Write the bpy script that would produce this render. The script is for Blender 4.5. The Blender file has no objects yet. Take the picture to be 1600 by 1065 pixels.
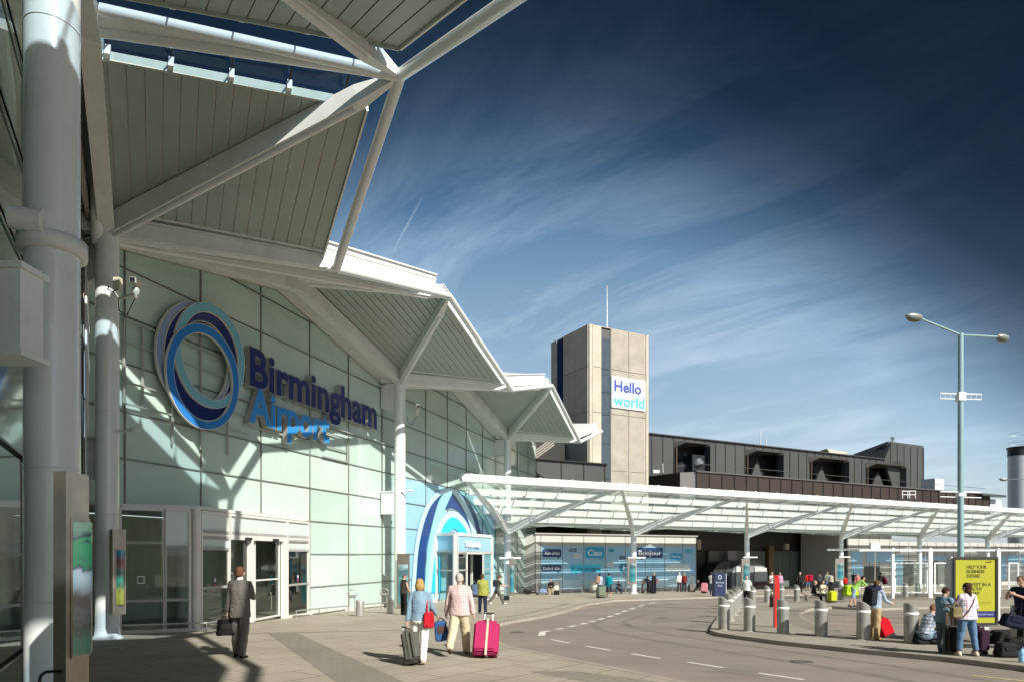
import bpy, bmesh, math, random
from mathutils import Vector, Matrix
random.seed(7)
R = math.radians
sc = bpy.context.scene
COL = sc.collection
# ------------------------------------------------------------------ camera
EYE = 1.7; F = 1067.0; HY = 865.0; GY = 893.0; SLOPE = (GY - HY) / F
cam_d = bpy.data.cameras.new('camera'); cam = bpy.data.objects.new('camera', cam_d); COL.objects.link(cam)
cam.location = (0, 0, EYE); cam.rotation_euler = (R(90), 0, 0)
cam_d.sensor_width = 36; cam_d.lens = 36 * F / 1600; cam_d.shift_y = (HY - 532.5) / 1600
cam_d.clip_start = 0.1; cam_d.clip_end = 3000
sc.camera = cam
# ------------------------------------------------------------------ light
SUN = Vector((1.55, -1.9, 1.75)).normalized()
EL = math.asin(SUN.z); AZ = math.atan2(SUN.x, SUN.y)
w = bpy.data.worlds.new('World'); sc.world = w; w.use_nodes = True
nt = w.node_tree; N = nt.nodes; L = nt.links; N.clear()
def wn(t, **k):
    n = N.new(t)
    for a, b in k.items(): setattr(n, a, b)
    return n
out = wn('ShaderNodeOutputWorld'); bg = wn('ShaderNodeBackground')
sky = wn('ShaderNodeTexSky', sky_type='NISHITA', sun_disc=False, sun_elevation=EL, sun_rotation=AZ, air_density=1.0, dust_density=1.2, ozone_density=1.5)
tc = wn('ShaderNodeTexCoord'); sep = wn('ShaderNodeSeparateXYZ'); L.new(tc.outputs['Generated'], sep.inputs[0])
def wm(op, a, b=None, clamp=False):
    n = wn('ShaderNodeMath', operation=op, use_clamp=clamp)
    for i, q in enumerate((a, b)):
        if q is None: continue
        if isinstance(q, (int, float)): n.inputs[i].default_value = q
        else: L.new(q, n.inputs[i])
    return n.outputs[0]
zz = wm('ADD', wm('MAXIMUM', sep.outputs[2], 0.0), 0.22)
comb = wn('ShaderNodeCombineXYZ'); L.new(wm('DIVIDE', sep.outputs[0], zz), comb.inputs[0]); L.new(wm('DIVIDE', sep.outputs[1], zz), comb.inputs[1])
mp = wn('ShaderNodeMapping', vector_type='TEXTURE'); mp.inputs['Rotation'].default_value = (0, 0, R(-42)); mp.inputs['Scale'].default_value = (2.0, .75, 1)
L.new(comb.outputs[0], mp.inputs[0])
no = wn('ShaderNodeTexNoise'); no.inputs['Scale'].default_value = 2.6; no.inputs['Detail'].default_value = 9; no.inputs['Roughness'].default_value = 0.62; no.inputs['Distortion'].default_value = 0.6
L.new(mp.outputs[0], no.inputs['Vector'])
cr = wn('ShaderNodeValToRGB'); cr.color_ramp.elements[0].position = 0.44; cr.color_ramp.elements[1].position = 0.74
L.new(no.outputs[0], cr.inputs[0])
# thin cirrus over the clear sky, then the deep polarised blue overhead
cl = wn('ShaderNodeMixRGB', blend_type='MIX')
def pdir(px, py): return Vector(((px - 800) / F, 1, (HY - py) / F)).normalized()
ca, cb = pdir(655, 318), pdir(620, 382); cn = ca.cross(cb).normalized(); cm_ = (ca + cb).normalized()
def wdot(v):
    n = wn('ShaderNodeVectorMath', operation='DOT_PRODUCT'); L.new(tc.outputs['Generated'], n.inputs[0]); n.inputs[1].default_value = v; return n.outputs['Value']
trail = wm('MULTIPLY', wm('SUBTRACT', 1.0, wm('MULTIPLY', wm('ABSOLUTE', wdot(cn)), 420.0), True), wm('MULTIPLY', wm('SUBTRACT', wdot(cm_), math.cos(R(2.4))), 900.0, True), True)
ssum = wm('ADD', sep.outputs[2], wm('MULTIPLY', wm('MULTIPLY', sep.outputs[0], sep.outputs[0]), 0.9))
base_f = wm('MULTIPLY', cr.outputs[0], wm('SUBTRACT', 0.64, wm('MULTIPLY', ssum, 0.76), True))
haze_f = wm('MULTIPLY', wm('SUBTRACT', 0.46, sep.outputs[2], True), 0.92)
L.new(wm('ADD', wm('ADD', base_f, haze_f), wm('MULTIPLY', trail, 0.28), True), cl.inputs[0])
hs = wn('ShaderNodeHueSaturation'); hs.inputs['Saturation'].default_value = 1.08; hs.inputs['Hue'].default_value = 0.485; L.new(sky.outputs[0], hs.inputs['Color'])
L.new(hs.outputs[0], cl.inputs[1]); cl.inputs[2].default_value = (7.0, 8.2, 9.6, 1)
ramp = wn('ShaderNodeValToRGB'); e = ramp.color_ramp.elements
e[0].position = 0.0; e[0].color = (0.42, 0.42, 0.42, 1); e[1].position = 0.9; e[1].color = (0.032, 0.042, 0.055, 1)
for p, c in ((0.20, .56), (0.36, .62), (0.42, .58), (0.47, .43), (0.54, .20), (0.60, .095), (0.67, .062)):
    kb = min(1, max(0, (p - .36) * 4)); q = e.new(p); q.color = (c * (1 - .22 * kb), c, c * (1 + .22 * kb), 1)
L.new(wm('ADD', sep.outputs[2], wm('MULTIPLY', wm('MULTIPLY', sep.outputs[0], sep.outputs[0]), 0.9)), ramp.inputs[0])
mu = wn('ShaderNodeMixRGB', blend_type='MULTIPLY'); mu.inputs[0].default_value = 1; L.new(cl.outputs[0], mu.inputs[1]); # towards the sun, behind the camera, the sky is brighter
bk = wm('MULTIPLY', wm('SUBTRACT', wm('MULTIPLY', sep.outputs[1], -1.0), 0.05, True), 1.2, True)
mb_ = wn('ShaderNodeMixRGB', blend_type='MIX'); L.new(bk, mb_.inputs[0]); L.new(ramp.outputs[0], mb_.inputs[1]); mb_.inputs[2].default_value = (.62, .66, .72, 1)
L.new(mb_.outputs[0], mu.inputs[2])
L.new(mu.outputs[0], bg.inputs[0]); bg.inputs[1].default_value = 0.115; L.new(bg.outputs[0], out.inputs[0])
sd = bpy.data.lights.new('sun', 'SUN'); sd.energy = 4.2; sd.angle = R(0.53); sd.color = (1.0, 0.945, 0.85)
so = bpy.data.objects.new('sun', sd); COL.objects.link(so); so.rotation_euler = SUN.to_track_quat('Z', 'Y').to_euler()
sc.view_settings.view_transform = 'Standard'; sc.view_settings.look = 'None'; sc.view_settings.exposure = 0.75; sc.view_settings.gamma = 1
# ------------------------------------------------------------------ materials
MATS = {}
def mat(name, col, rough=0.6, metal=0.0, var=0.0, vscale=3.0, bump=0.0, bscale=60.0, spec=0.5, coat=0.0, alpha=1.0):
    if name in MATS: return MATS[name]
    m = bpy.data.materials.new(name); m.use_nodes = True; MATS[name] = m
    t = m.node_tree; b = t.nodes['Principled BSDF']
    b.inputs['Base Color'].default_value = (*col, 1); b.inputs['Roughness'].default_value = rough
    b.inputs['Metallic'].default_value = metal; b.inputs['Specular IOR Level'].default_value = spec; b.inputs['Coat Weight'].default_value = coat
    c = t.nodes.new('ShaderNodeTexCoord')
    if var:
        n = t.nodes.new('ShaderNodeTexNoise'); n.inputs['Scale'].default_value = vscale; n.inputs['Detail'].default_value = 6; n.inputs['Roughness'].default_value = .65
        t.links.new(c.outputs['Object'], n.inputs['Vector'])
        r = t.nodes.new('ShaderNodeMapRange'); r.inputs[1].default_value = .3; r.inputs[2].default_value = .7; r.inputs[3].default_value = 1 - var; r.inputs[4].default_value = 1 + var * .5
        t.links.new(n.outputs[0], r.inputs[0])
        x = t.nodes.new('ShaderNodeVectorMath'); x.operation = 'SCALE'; x.inputs[0].default_value = col
        t.links.new(r.outputs[0], x.inputs['Scale']); t.links.new(x.outputs[0], b.inputs['Base Color'])
    if bump:
        n = t.nodes.new('ShaderNodeTexNoise'); n.inputs['Scale'].default_value = bscale; n.inputs['Detail'].default_value = 4
        t.links.new(c.outputs['Object'], n.inputs['Vector'])
        u = t.nodes.new('ShaderNodeBump'); u.inputs['Strength'].default_value = bump; u.inputs['Distance'].default_value = .02
        t.links.new(n.outputs[0], u.inputs['Height']); t.links.new(u.outputs[0], b.inputs['Normal'])
    return m
def glass_mat(name, tint, refl=1.0, rough=0.02, dirt=0.0, dirtcol=(.6, .65, .6)):
    m = bpy.data.materials.new(name); m.use_nodes = True; MATS[name] = m
    t = m.node_tree; t.nodes.clear()
    o = t.nodes.new('ShaderNodeOutputMaterial'); tr = t.nodes.new('ShaderNodeBsdfTransparent'); tr.inputs[0].default_value = (*tint, 1)
    gl = t.nodes.new('ShaderNodeBsdfGlossy'); gl.inputs['Roughness'].default_value = rough; gl.inputs[0].default_value = (.9, .95, .93, 1)
    fr = t.nodes.new('ShaderNodeFresnel'); ge = t.nodes.new('ShaderNodeNewGeometry'); io = t.nodes.new('ShaderNodeMapRange'); io.inputs[3].default_value = 1.5; io.inputs[4].default_value = 1 / 1.5
    t.links.new(ge.outputs['Backfacing'], io.inputs[0]); t.links.new(io.outputs[0], fr.inputs[0])
    mu = t.nodes.new('ShaderNodeMath'); mu.operation = 'MULTIPLY'; mu.inputs[1].default_value = 1.8 * refl; mu.use_clamp = True
    t.links.new(fr.outputs[0], mu.inputs[0])
    mx = t.nodes.new('ShaderNodeMixShader'); t.links.new(mu.outputs[0], mx.inputs[0]); t.links.new(tr.outputs[0], mx.inputs[1]); t.links.new(gl.outputs[0], mx.inputs[2])
    last = mx
    if dirt:
        d = t.nodes.new('ShaderNodeBsdfDiffuse'); d.inputs[0].default_value = (*dirtcol, 1)
        tl = t.nodes.new('ShaderNodeBsdfTranslucent'); tl.inputs[0].default_value = (*dirtcol, 1)
        dd = t.nodes.new('ShaderNodeMixShader'); dd.inputs[0].default_value = .5; t.links.new(d.outputs[0], dd.inputs[1]); t.links.new(tl.outputs[0], dd.inputs[2])
        m2 = t.nodes.new('ShaderNodeMixShader'); m2.inputs[0].default_value = dirt; t.links.new(mx.outputs[0], m2.inputs[1]); t.links.new(dd.outputs[0], m2.inputs[2]); last = m2
    t.links.new(last.outputs[0], o.inputs[0]); return m
def brick_mat(name, c1, c2, mort, bw, bh, rot=0.0, msize=.012, rough=.8, stain=.25, off=.5):
    m = bpy.data.materials.new(name); m.use_nodes = True; MATS[name] = m
    t = m.node_tree; b = t.nodes['Principled BSDF']; b.inputs['Roughness'].default_value = rough; b.inputs['Specular IOR Level'].default_value = .3
    c = t.nodes.new('ShaderNodeTexCoord'); mp = t.nodes.new('ShaderNodeMapping'); mp.inputs['Rotation'].default_value = (0, 0, rot)
    t.links.new(c.outputs['Object'], mp.inputs[0])
    k = t.nodes.new('ShaderNodeTexBrick'); k.offset = off; k.inputs['Color1'].default_value = (*c1, 1); k.inputs['Color2'].default_value = (*c2, 1); k.inputs['Mortar'].default_value = (*mort, 1)
    k.inputs['Scale'].default_value = 1; k.inputs['Brick Width'].default_value = bw; k.inputs['Row Height'].default_value = bh; k.inputs['Mortar Size'].default_value = msize; k.inputs['Mortar Smooth'].default_value = .2; k.inputs['Bias'].default_value = 0
    t.links.new(mp.outputs[0], k.inputs['Vector'])
    n = t.nodes.new('ShaderNodeTexNoise'); n.inputs['Scale'].default_value = .55; n.inputs['Detail'].default_value = 9; n.inputs['Roughness'].default_value = .68; t.links.new(c.outputs['Object'], n.inputs['Vector'])
    r = t.nodes.new('ShaderNodeMapRange'); r.inputs[1].default_value = .3; r.inputs[2].default_value = .7; r.inputs[3].default_value = 1 - stain; r.inputs[4].default_value = 1 + stain * .3
    t.links.new(n.outputs[0], r.inputs[0])
    n2 = t.nodes.new('ShaderNodeTexNoise'); n2.inputs['Scale'].default_value = 40; n2.inputs['Detail'].default_value = 3; t.links.new(c.outputs['Object'], n2.inputs['Vector'])
    r2 = t.nodes.new('ShaderNodeMapRange'); r2.inputs[1].default_value = .3; r2.inputs[2].default_value = .7; r2.inputs[3].default_value = .88; r2.inputs[4].default_value = 1.08
    t.links.new(n2.outputs[0], r2.inputs[0])
    mm = t.nodes.new('ShaderNodeMath'); mm.operation = 'MULTIPLY'; t.links.new(r.outputs[0], mm.inputs[0]); t.links.new(r2.outputs[0], mm.inputs[1])
    x = t.nodes.new('ShaderNodeVectorMath'); x.operation = 'SCALE'; t.links.new(k.outputs[0], x.inputs[0]); t.links.new(mm.outputs[0], x.inputs['Scale']); t.links.new(x.outputs[0], b.inputs['Base Color'])
    return m
def check_mat(name, base, line, s=.035, wdt=.3, line2=None):
    """woven check: two sets of stripes across the cloth"""
    m = bpy.data.materials.new(name); m.use_nodes = True; MATS[name] = m
    t = m.node_tree; b = t.nodes['Principled BSDF']; b.inputs['Roughness'].default_value = .9; b.inputs['Specular IOR Level'].default_value = .1
    c = t.nodes.new('ShaderNodeTexCoord'); sp = t.nodes.new('ShaderNodeSeparateXYZ'); t.links.new(c.outputs['Object'], sp.inputs[0])
    fs = []
    for i in (0, 2):
        a = t.nodes.new('ShaderNodeMath'); a.operation = 'DIVIDE'; a.inputs[1].default_value = s; t.links.new(sp.outputs[i], a.inputs[0])
        f = t.nodes.new('ShaderNodeMath'); f.operation = 'FRACT'; t.links.new(a.outputs[0], f.inputs[0])
        l = t.nodes.new('ShaderNodeMath'); l.operation = 'LESS_THAN'; l.inputs[1].default_value = wdt; t.links.new(f.outputs[0], l.inputs[0]); fs.append(l.outputs[0])
    m1 = t.nodes.new('ShaderNodeMixRGB'); m1.inputs[1].default_value = (*base, 1); m1.inputs[2].default_value = (*line, 1)
    h = t.nodes.new('ShaderNodeMath'); h.operation = 'MULTIPLY'; h.inputs[1].default_value = .6; t.links.new(fs[0], h.inputs[0]); t.links.new(h.outputs[0], m1.inputs[0])
    m2 = t.nodes.new('ShaderNodeMixRGB'); m2.inputs[2].default_value = (*(line2 or line), 1); t.links.new(m1.outputs[0], m2.inputs[1])
    h = t.nodes.new('ShaderNodeMath'); h.operation = 'MULTIPLY'; h.inputs[1].default_value = .6; t.links.new(fs[1], h.inputs[0]); t.links.new(h.outputs[0], m2.inputs[0])
    t.links.new(m2.outputs[0], b.inputs['Base Color']); return m
# ------------------------------------------------------------------ mesh building
ZU = Vector((0, 0, 1))
class MB:
    def __init__(s): s.v = []; s.f = []; s.m = []; s.sm = []
    def add(s, vs, fs, mi=0, smooth=False):
        o = len(s.v); s.v += [Vector(p) for p in vs]
        for f in fs: s.f.append([i + o for i in f]); s.m.append(mi); s.sm.append(smooth)
        return s
    def box(s, c, d, rot=None, mi=0):
        c = Vector(c); x, y, z = d[0] / 2, d[1] / 2, d[2] / 2
        vs = [Vector((a * x, b * y, e * z)) for e in (-1, 1) for b in (-1, 1) for a in (-1, 1)]
        if rot is not None:
            rm = rot if isinstance(rot, Matrix) else Matrix.Rotation(rot, 3, 'Z'); vs = [rm @ v for v in vs]
        return s.add([c + v for v in vs], [(0, 2, 3, 1), (4, 5, 7, 6), (0, 1, 5, 4), (2, 6, 7, 3), (0, 4, 6, 2), (1, 3, 7, 5)], mi)
    def beam(s, p, q, w, h, w2=None, h2=None, up=ZU, mi=0):
        p = Vector(p); q = Vector(q); a = (q - p).normalized(); x = a.cross(up)
        x = x.normalized() if x.length > 1e-5 else Vector((1, 0, 0)); y = x.cross(a).normalized()
        w2 = w if w2 is None else w2; h2 = h if h2 is None else h2
        vs = []
        for c, ww, hh in ((p, w, h), (q, w2, h2)):
            for i, j in ((-1, -1), (1, -1), (1, 1), (-1, 1)): vs.append(c + x * (i * ww / 2) + y * (j * hh / 2))
        return s.add(vs, [(3, 2, 1, 0), (4, 5, 6, 7), (0, 1, 5, 4), (1, 2, 6, 5), (2, 3, 7, 6), (3, 0, 4, 7)], mi)
    def tube(s, p, q, r, r2=None, n=14, mi=0, caps=True):
        p = Vector(p); q = Vector(q); a = (q - p).normalized(); x = a.orthogonal().normalized(); y = a.cross(x); r2 = r if r2 is None else r2
        vs = [p + (x * math.cos(t) + y * math.sin(t)) * r for t in [2 * math.pi * i / n for i in range(n)]]
        vs += [q + (x * math.cos(t) + y * math.sin(t)) * r2 for t in [2 * math.pi * i / n for i in range(n)]]
        s.add(vs, [(i, (i + 1) % n, n + (i + 1) % n, n + i) for i in range(n)], mi, True)
        if caps:
            s.add(vs[:n], [tuple(reversed(range(n)))], mi); s.add(vs[n:], [tuple(range(n))], mi)
        return s
    def path(s, pts, r, n=8, mi=0):
        for a, b in zip(pts, pts[1:]): s.tube(a, b, r, n=n, mi=mi)
        for a in pts[1:-1]: s.ball(a, (r, r, r), 8, 6, mi=mi)
        return s
    def prism(s, pts, d, mi=0, mis=None):
        n = len(pts); pts = [Vector(p) for p in pts]; d = Vector(d); k = mi if mis is None else mis
        nn = (pts[1] - pts[0]).cross(pts[2] - pts[1])
        if nn.dot(d) > 0: pts = pts[::-1]
        s.add(pts, [tuple(range(n))], mi); s.add([p + d for p in pts], [tuple(reversed(range(n)))], mi)
        s.add(pts + [p + d for p in pts], [((i + 1) % n, i, n + i, n + (i + 1) % n) for i in range(n)], k); return s
    def face(s, pts, mi=0): return s.add(pts, [tuple(range(len(pts)))], mi)
    def ring(s, A, B, d, mi=0):
        """solid band between closed outlines A (outer) and B (inner), pushed out along d"""
        n = len(A); d = Vector(d); A = [Vector(a) for a in A]; B = [Vector(b) for b in B]
        s.add(A + B + [a + d for a in A] + [b + d for b in B], [q for i in range(n) for j in [(i + 1) % n] for q in ((2 * n + i, 2 * n + j, 3 * n + j, 3 * n + i), (i, n + i, n + j, j), (i, j, 2 * n + j, 2 * n + i), (n + j, n + i, 3 * n + i, 3 * n + j))], mi); return s
    def ball(s, c, r, nu=14, nv=9, rot=None, mi=0):
        c = Vector(c); vs = []
        for j in range(nv + 1):
            ph = math.pi * j / nv
            for i in range(nu):
                t = 2 * math.pi * i / nu; v = Vector((r[0] * math.sin(ph) * math.cos(t), r[1] * math.sin(ph) * math.sin(t), r[2] * math.cos(ph)))
                vs.append(c + (rot @ v if rot is not None else v))
        fs = []
        for j in range(nv):
            for i in range(nu):
                a, b = j * nu + i, j * nu + (i + 1) % nu; cc, dd = a + nu, b + nu
                if j == 0: fs.append((a, cc, dd))
                elif j == nv - 1: fs.append((a, cc, b))
                else: fs.append((a, cc, dd, b))
        return s.add(vs, fs, mi, True)
    def lathe(s, c, prof, n=20, mi=0, smooth=True):
        c = Vector(c); vs = [c + Vector((r * math.cos(2 * math.pi * i / n), r * math.sin(2 * math.pi * i / n), z)) for r, z in prof for i in range(n)]
        return s.add(vs, [(k * n + i, k * n + (i + 1) % n, (k + 1) * n + (i + 1) % n, (k + 1) * n + i) for k in range(len(prof) - 1) for i in range(n)], mi, smooth)
def build(name, mb, mats, parent=None, kind=None, bevel=0, smooth_all=False, label=None):
    if not isinstance(mats, (list, tuple)): mats = [mats]
    me = bpy.data.meshes.new(name); off = Vector(parent['_o']) if parent is not None and '_o' in parent else Vector((0, 0, 0))
    me.from_pydata([v - off for v in mb.v], [], mb.f)
    for m in mats: me.materials.append(m)
    me.polygons.foreach_set('material_index', mb.m); me.polygons.foreach_set('use_smooth', [True] * len(mb.f) if smooth_all else mb.sm)
    if bevel:
        bm = bmesh.new(); bm.from_mesh(me); bmesh.ops.remove_doubles(bm, verts=bm.verts, dist=1e-5)
        bmesh.ops.bevel(bm, geom=[e for e in bm.edges if len(e.link_faces) == 2 and e.calc_face_angle(0) > .5], offset=bevel, segments=2, affect='EDGES', clamp_overlap=True)
        bm.to_mesh(me); bm.free()
    me.update(); me.validate(clean_customdata=False)
    o = bpy.data.objects.new(name, me); COL.objects.link(o)
    if parent is not None: o.parent = parent
    if kind: o['kind'] = kind
    if label: o['label'] = label
    return o
def thing(name, label, cat, loc=(0, 0, 0), rz=0, group=None):
    """Empty at the thing's base; parts given in world coordinates are stored relative to it"""
    o = bpy.data.objects.new(name, None); COL.objects.link(o); o.location = loc; o.rotation_euler = (0, 0, rz); o.empty_display_size = .2
    o['label'] = label; o['category'] = cat; o['_o'] = list(loc)
    if group: o['group'] = group
    return o
def tag(o, label, cat, group=None):
    o['label'] = label; o['category'] = cat
    if group: o['group'] = group
    return o
KIDS = {}
def copy_tree(o, parent=None):
    c = o.copy(); COL.objects.link(c)
    if parent is not None: c.parent = parent
    for ch in [x for x in COL.objects if x.parent is o]: copy_tree(ch, c)
    return c
def text_mb(s, origin, ux, uz, height, width=None, depth=.01, bold=.0, align='L', spacing=1.0):
    """lettering as solid mesh: height is the cap height, origin the baseline start"""
    cu = bpy.data.curves.new('t', 'FONT'); cu.body = s; cu.extrude = .5; cu.offset = bold; cu.resolution_u = 3; cu.space_character = spacing
    ob = bpy.data.objects.new('t', cu); COL.objects.link(ob)
    bpy.context.view_layer.update()
    me = bpy.data.meshes.new_from_object(ob.evaluated_get(bpy.context.evaluated_depsgraph_get()))
    mb = MB(); vs = [v.co.copy() for v in me.vertices]; fs = [tuple(p.vertices) for p in me.polygons]
    x0 = min(v.x for v in vs); x1 = max(v.x for v in vs); caph = 0.70
    sz = height / caph; sx = (width / (x1 - x0)) if width else sz
    ux = Vector(ux).normalized(); uz = Vector(uz).normalized(); un = ux.cross(uz); origin = Vector(origin)
    sh = {'L': 0, 'C': .5, 'R': 1}[align] * (x1 - x0)
    mb.add([origin + ux * ((v.x - x0 - sh) * sx) + uz * (v.y * sz) + un * ((v.z + .5) * depth) for v in vs], fs)
    bpy.data.objects.remove(ob); bpy.data.curves.remove(cu); bpy.data.meshes.remove(me)
    return mb
def join(*ms):
    r = MB()
    for m in ms:
        o = len(r.v); r.v += m.v; r.f += [[i + o for i in f] for f in m.f]; r.m += m.m; r.sm += m.sm
    return r
# ------------------------------------------------------------------ places
def zg(y): return -SLOPE * y
def G(px, py, dz=0.0):
    y = EYE * F / (py - GY); return Vector(((px - 800) * y / F, y, zg(y) + dz))
def P3(x, y, H): return Vector((x, y, H + EYE))
# facade line (columns A, B, C) and the wall 0.9 m behind it
WU = Vector((.3104, .9506, 0)).normalized(); WN = Vector((WU.y, -WU.x, 0)); W0 = Vector((-11.18, 17.71, 0))
def W(t, H, off=0.0): return W0 + WU * t + WN * off + ZU * (H + EYE)
def WP(px, py, off=0.0):
    r = (px - 800) / F; o = W0 + WN * off; t = (r * o.y - o.x) / (WU.x - r * WU.y); y = o.y + WU.y * t
    return W(t, (HY - py) * y / F, off)
def Wt(px, off=0.0):
    r = (px - 800) / F; o = W0 + WN * off; return (r * o.y - o.x) / (WU.x - r * WU.y)
# left wing wall
LU = Vector((.466, -.885, 0)).normalized(); LN = Vector((-LU.y, LU.x, 0)); L0 = Vector((-11.14, 17.8, 0))
def LW(t, H, off=0.0): return L0 + LU * t + LN * off + ZU * (H + EYE)
# canopy and buildings on the right: d along, w towards the camera
RU = Vector((.875, .484, 0)).normalized(); RN = Vector((RU.y, -RU.x, 0)); R0 = Vector((-.315, 48.1, 0))
def RW(d, w, H): return R0 + RU * d + RN * w + ZU * (H + EYE)
def Rd(px, w):
    r = (px - 800) / F; o = R0 + RN * w; return (r * o.y - o.x) / (RU.x - r * RU.y)
def RP(px, py, w):
    d = Rd(px, w); y = (R0 + RN * w + RU * d).y; return RW(d, w, (HY - py) * y / F)
def RH(px, py, w): return RP(px, py, w).z - EYE
def rg(d, w): y = (R0 + RN * w + RU * d).y; return zg(y) - EYE      # ground as H
# ------------------------------------------------------------------ shared materials
M_white = mat('white_painted_steel', (.73, .76, .75), .42, var=.13, vscale=1.1, bump=.05, bscale=25)
M_tube = mat('white_gloss_tube', (.71, .75, .75), .25, var=.05, vscale=2, coat=.3)
M_soffit = mat('soffit_panel', (.35, .40, .37), .45, var=.08, vscale=1.2)
M_dark = mat('dark_gap', (.03, .03, .03), .8)
M_roof = mat('roof_sheet', (.55, .55, .52), .5, var=.1)
M_frit = mat('fritted_green_glass', (.49, .62, .56), .12, var=.10, vscale=.35, spec=.6, coat=.25)
mat('fritted_green_glass_b', (.46, .60, .54), .09, var=.12, vscale=.3, spec=.6, coat=.35); mat('fritted_green_glass_c', (.51, .63, .57), .16, var=.08, vscale=.45, spec=.5, coat=.2)
M_mull = mat('mullion_aluminium', (.44, .42, .38), .4, metal=.3)
M_mullw = mat('pale_frame', (.66, .65, .62), .4, var=.05)
M_steel = mat('brushed_steel', (.42, .38, .32), .32, metal=.85, var=.25, vscale=2.5)
M_black = mat('black', (.015, .015, .015), .5)
M_glass = glass_mat('door_glass', (.80, .88, .83), .8)
M_canback = glass_mat('canopy_frosted', (.86, .92, .88), .5, dirt=.30, dirtcol=(.75, .80, .76))
M_glassd = glass_mat('dark_window_glass', (.45, .56, .5), 1.3)
M_sky = glass_mat('skylight_glass', (.55, .68, .78), .35)
M_canglass = glass_mat('canopy_glass', (.82, .90, .86), .8, dirt=.09, dirtcol=(.72, .78, .74))
M_inter = mat('interior_wall', (.42, .46, .38), .7, var=.3, vscale=1)
M_navy = mat('navy_paint', (.018, .03, .12), .4)
M_ltblue = mat('light_blue_vinyl', (.30, .52, .68), .35, var=.06, vscale=.6)
# ================================================================== ground
M_asph = mat('asphalt', (.252, .219, .186), .85, var=.16, vscale=.22, bump=.25, bscale=120)
def gmap(m):
    # large wear streaks on top of the fine variation
    t = m.node_tree; b = t.nodes['Principled BSDF']; src = b.inputs['Base Color'].links[0].from_socket
    c = t.nodes.new('ShaderNodeTexCoord'); mp = t.nodes.new('ShaderNodeMapping'); mp.inputs['Scale'].default_value = (.15, .7, 1); mp.inputs['Rotation'].default_value = (0, 0, R(-25)); t.links.new(c.outputs['Object'], mp.inputs[0])
    n = t.nodes.new('ShaderNodeTexNoise'); n.inputs['Scale'].default_value = 1.1; n.inputs['Detail'].default_value = 8; n.inputs['Roughness'].default_value = .7; t.links.new(mp.outputs[0], n.inputs['Vector'])
    n2 = t.nodes.new('ShaderNodeTexNoise'); n2.inputs['Scale'].default_value = 55; n2.inputs['Detail'].default_value = 2; t.links.new(c.outputs['Object'], n2.inputs['Vector'])
    ad = t.nodes.new('ShaderNodeMath'); ad.operation = 'ADD'; t.links.new(n.outputs[0], ad.inputs[0])
    ml = t.nodes.new('ShaderNodeMath'); ml.operation = 'MULTIPLY'; ml.inputs[1].default_value = .45; t.links.new(n2.outputs[0], ml.inputs[0]); t.links.new(ml.outputs[0], ad.inputs[1])
    r = t.nodes.new('ShaderNodeMapRange'); r.inputs[1].default_value = .5; r.inputs[2].default_value = .95; r.inputs[3].default_value = .74; r.inputs[4].default_value = 1.12; t.links.new(ad.outputs[0], r.inputs[0])
    x = t.nodes.new('ShaderNodeVectorMath'); x.operation = 'SCALE'; t.links.new(src, x.inputs[0]); t.links.new(r.outputs[0], x.inputs['Scale']); t.links.new(x.outputs[0], b.inputs['Base Color'])
gmap(M_asph)
wa = math.atan2(WU.y, WU.x)
M_pave = brick_mat('concrete_paving', (.39, .352, .282), (.36, .328, .263), (.20, .18, .145), 1.15, .85, rot=R(-52), msize=.018, stain=.22)
M_pave2 = brick_mat('far_paving', (.33, .305, .25), (.30, .28, .235), (.22, .20, .17), .9, .6, rot=R(-29), msize=.02, stain=.25)
M_sett = brick_mat('dark_setts', (.25, .228, .185), (.27, .245, .20), (.18, .165, .135), .30, .20, rot=R(-52), msize=.012, stain=.2)
M_kerb = mat('kerb_stone', (.33, .30, .25), .8, var=.2, vscale=2, bump=.1)
M_line = mat('road_paint_white', (.66, .64, .58), .7, var=.35, vscale=9)
M_yel = mat('road_paint_yellow', (.52, .42, .20), .7, var=.35, vscale=9)
RD = -.10
g = MB(); g.face([Vector((x, y, zg(y) + RD)) for x, y in ((-900, -60), (900, -60), (900, 900), (-900, 900))])
build('road', g, M_asph, kind='structure')
def sheet(name, pts, m, dz, thick=.0, mk=None):
    mb = MB(); top = [Vector((p[0], p[1], zg(p[1]) + dz)) for p in pts]
    if thick: mb.prism([p - ZU * thick for p in top], ZU * thick, mis=1 if mk else 0)
    else: mb.face(top)
    # orientation up
    o = build(name, mb, [m, mk] if mk else m, kind='structure'); bm = bmesh.new(); bm.from_mesh(o.data); bmesh.ops.recalc_face_normals(bm, faces=bm.faces)
    if not thick:
        for f in bm.faces:
            if f.normal.z < 0: f.normal_flip()
    bm.to_mesh(o.data); bm.free(); return o
def g2(*pp): return [G(a, b).xy for a, b in pp]
near_edge = g2((1420, 1140), (1090, 1067), (940, 1037), (800, 1009), (772, 1002), (752, 993), (750, 984), (768, 976), (800, 969), (850, 961), (884, 953), (916, 943), (960, 936.5), (1100, 932))
far = [RW(Rd(1100, -.0), 0, 0).xy, RW(23, -30, 0).xy]
pts = near_edge + [RW(90, 2.2, 0).xy, RW(100, 2.2, 0).xy, RW(100, -30, 0).xy, (-40, 60), (-40, -8), (3.3, -8)]
sheet('pavement', pts, M_pave, 0, .3, M_kerb)
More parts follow.
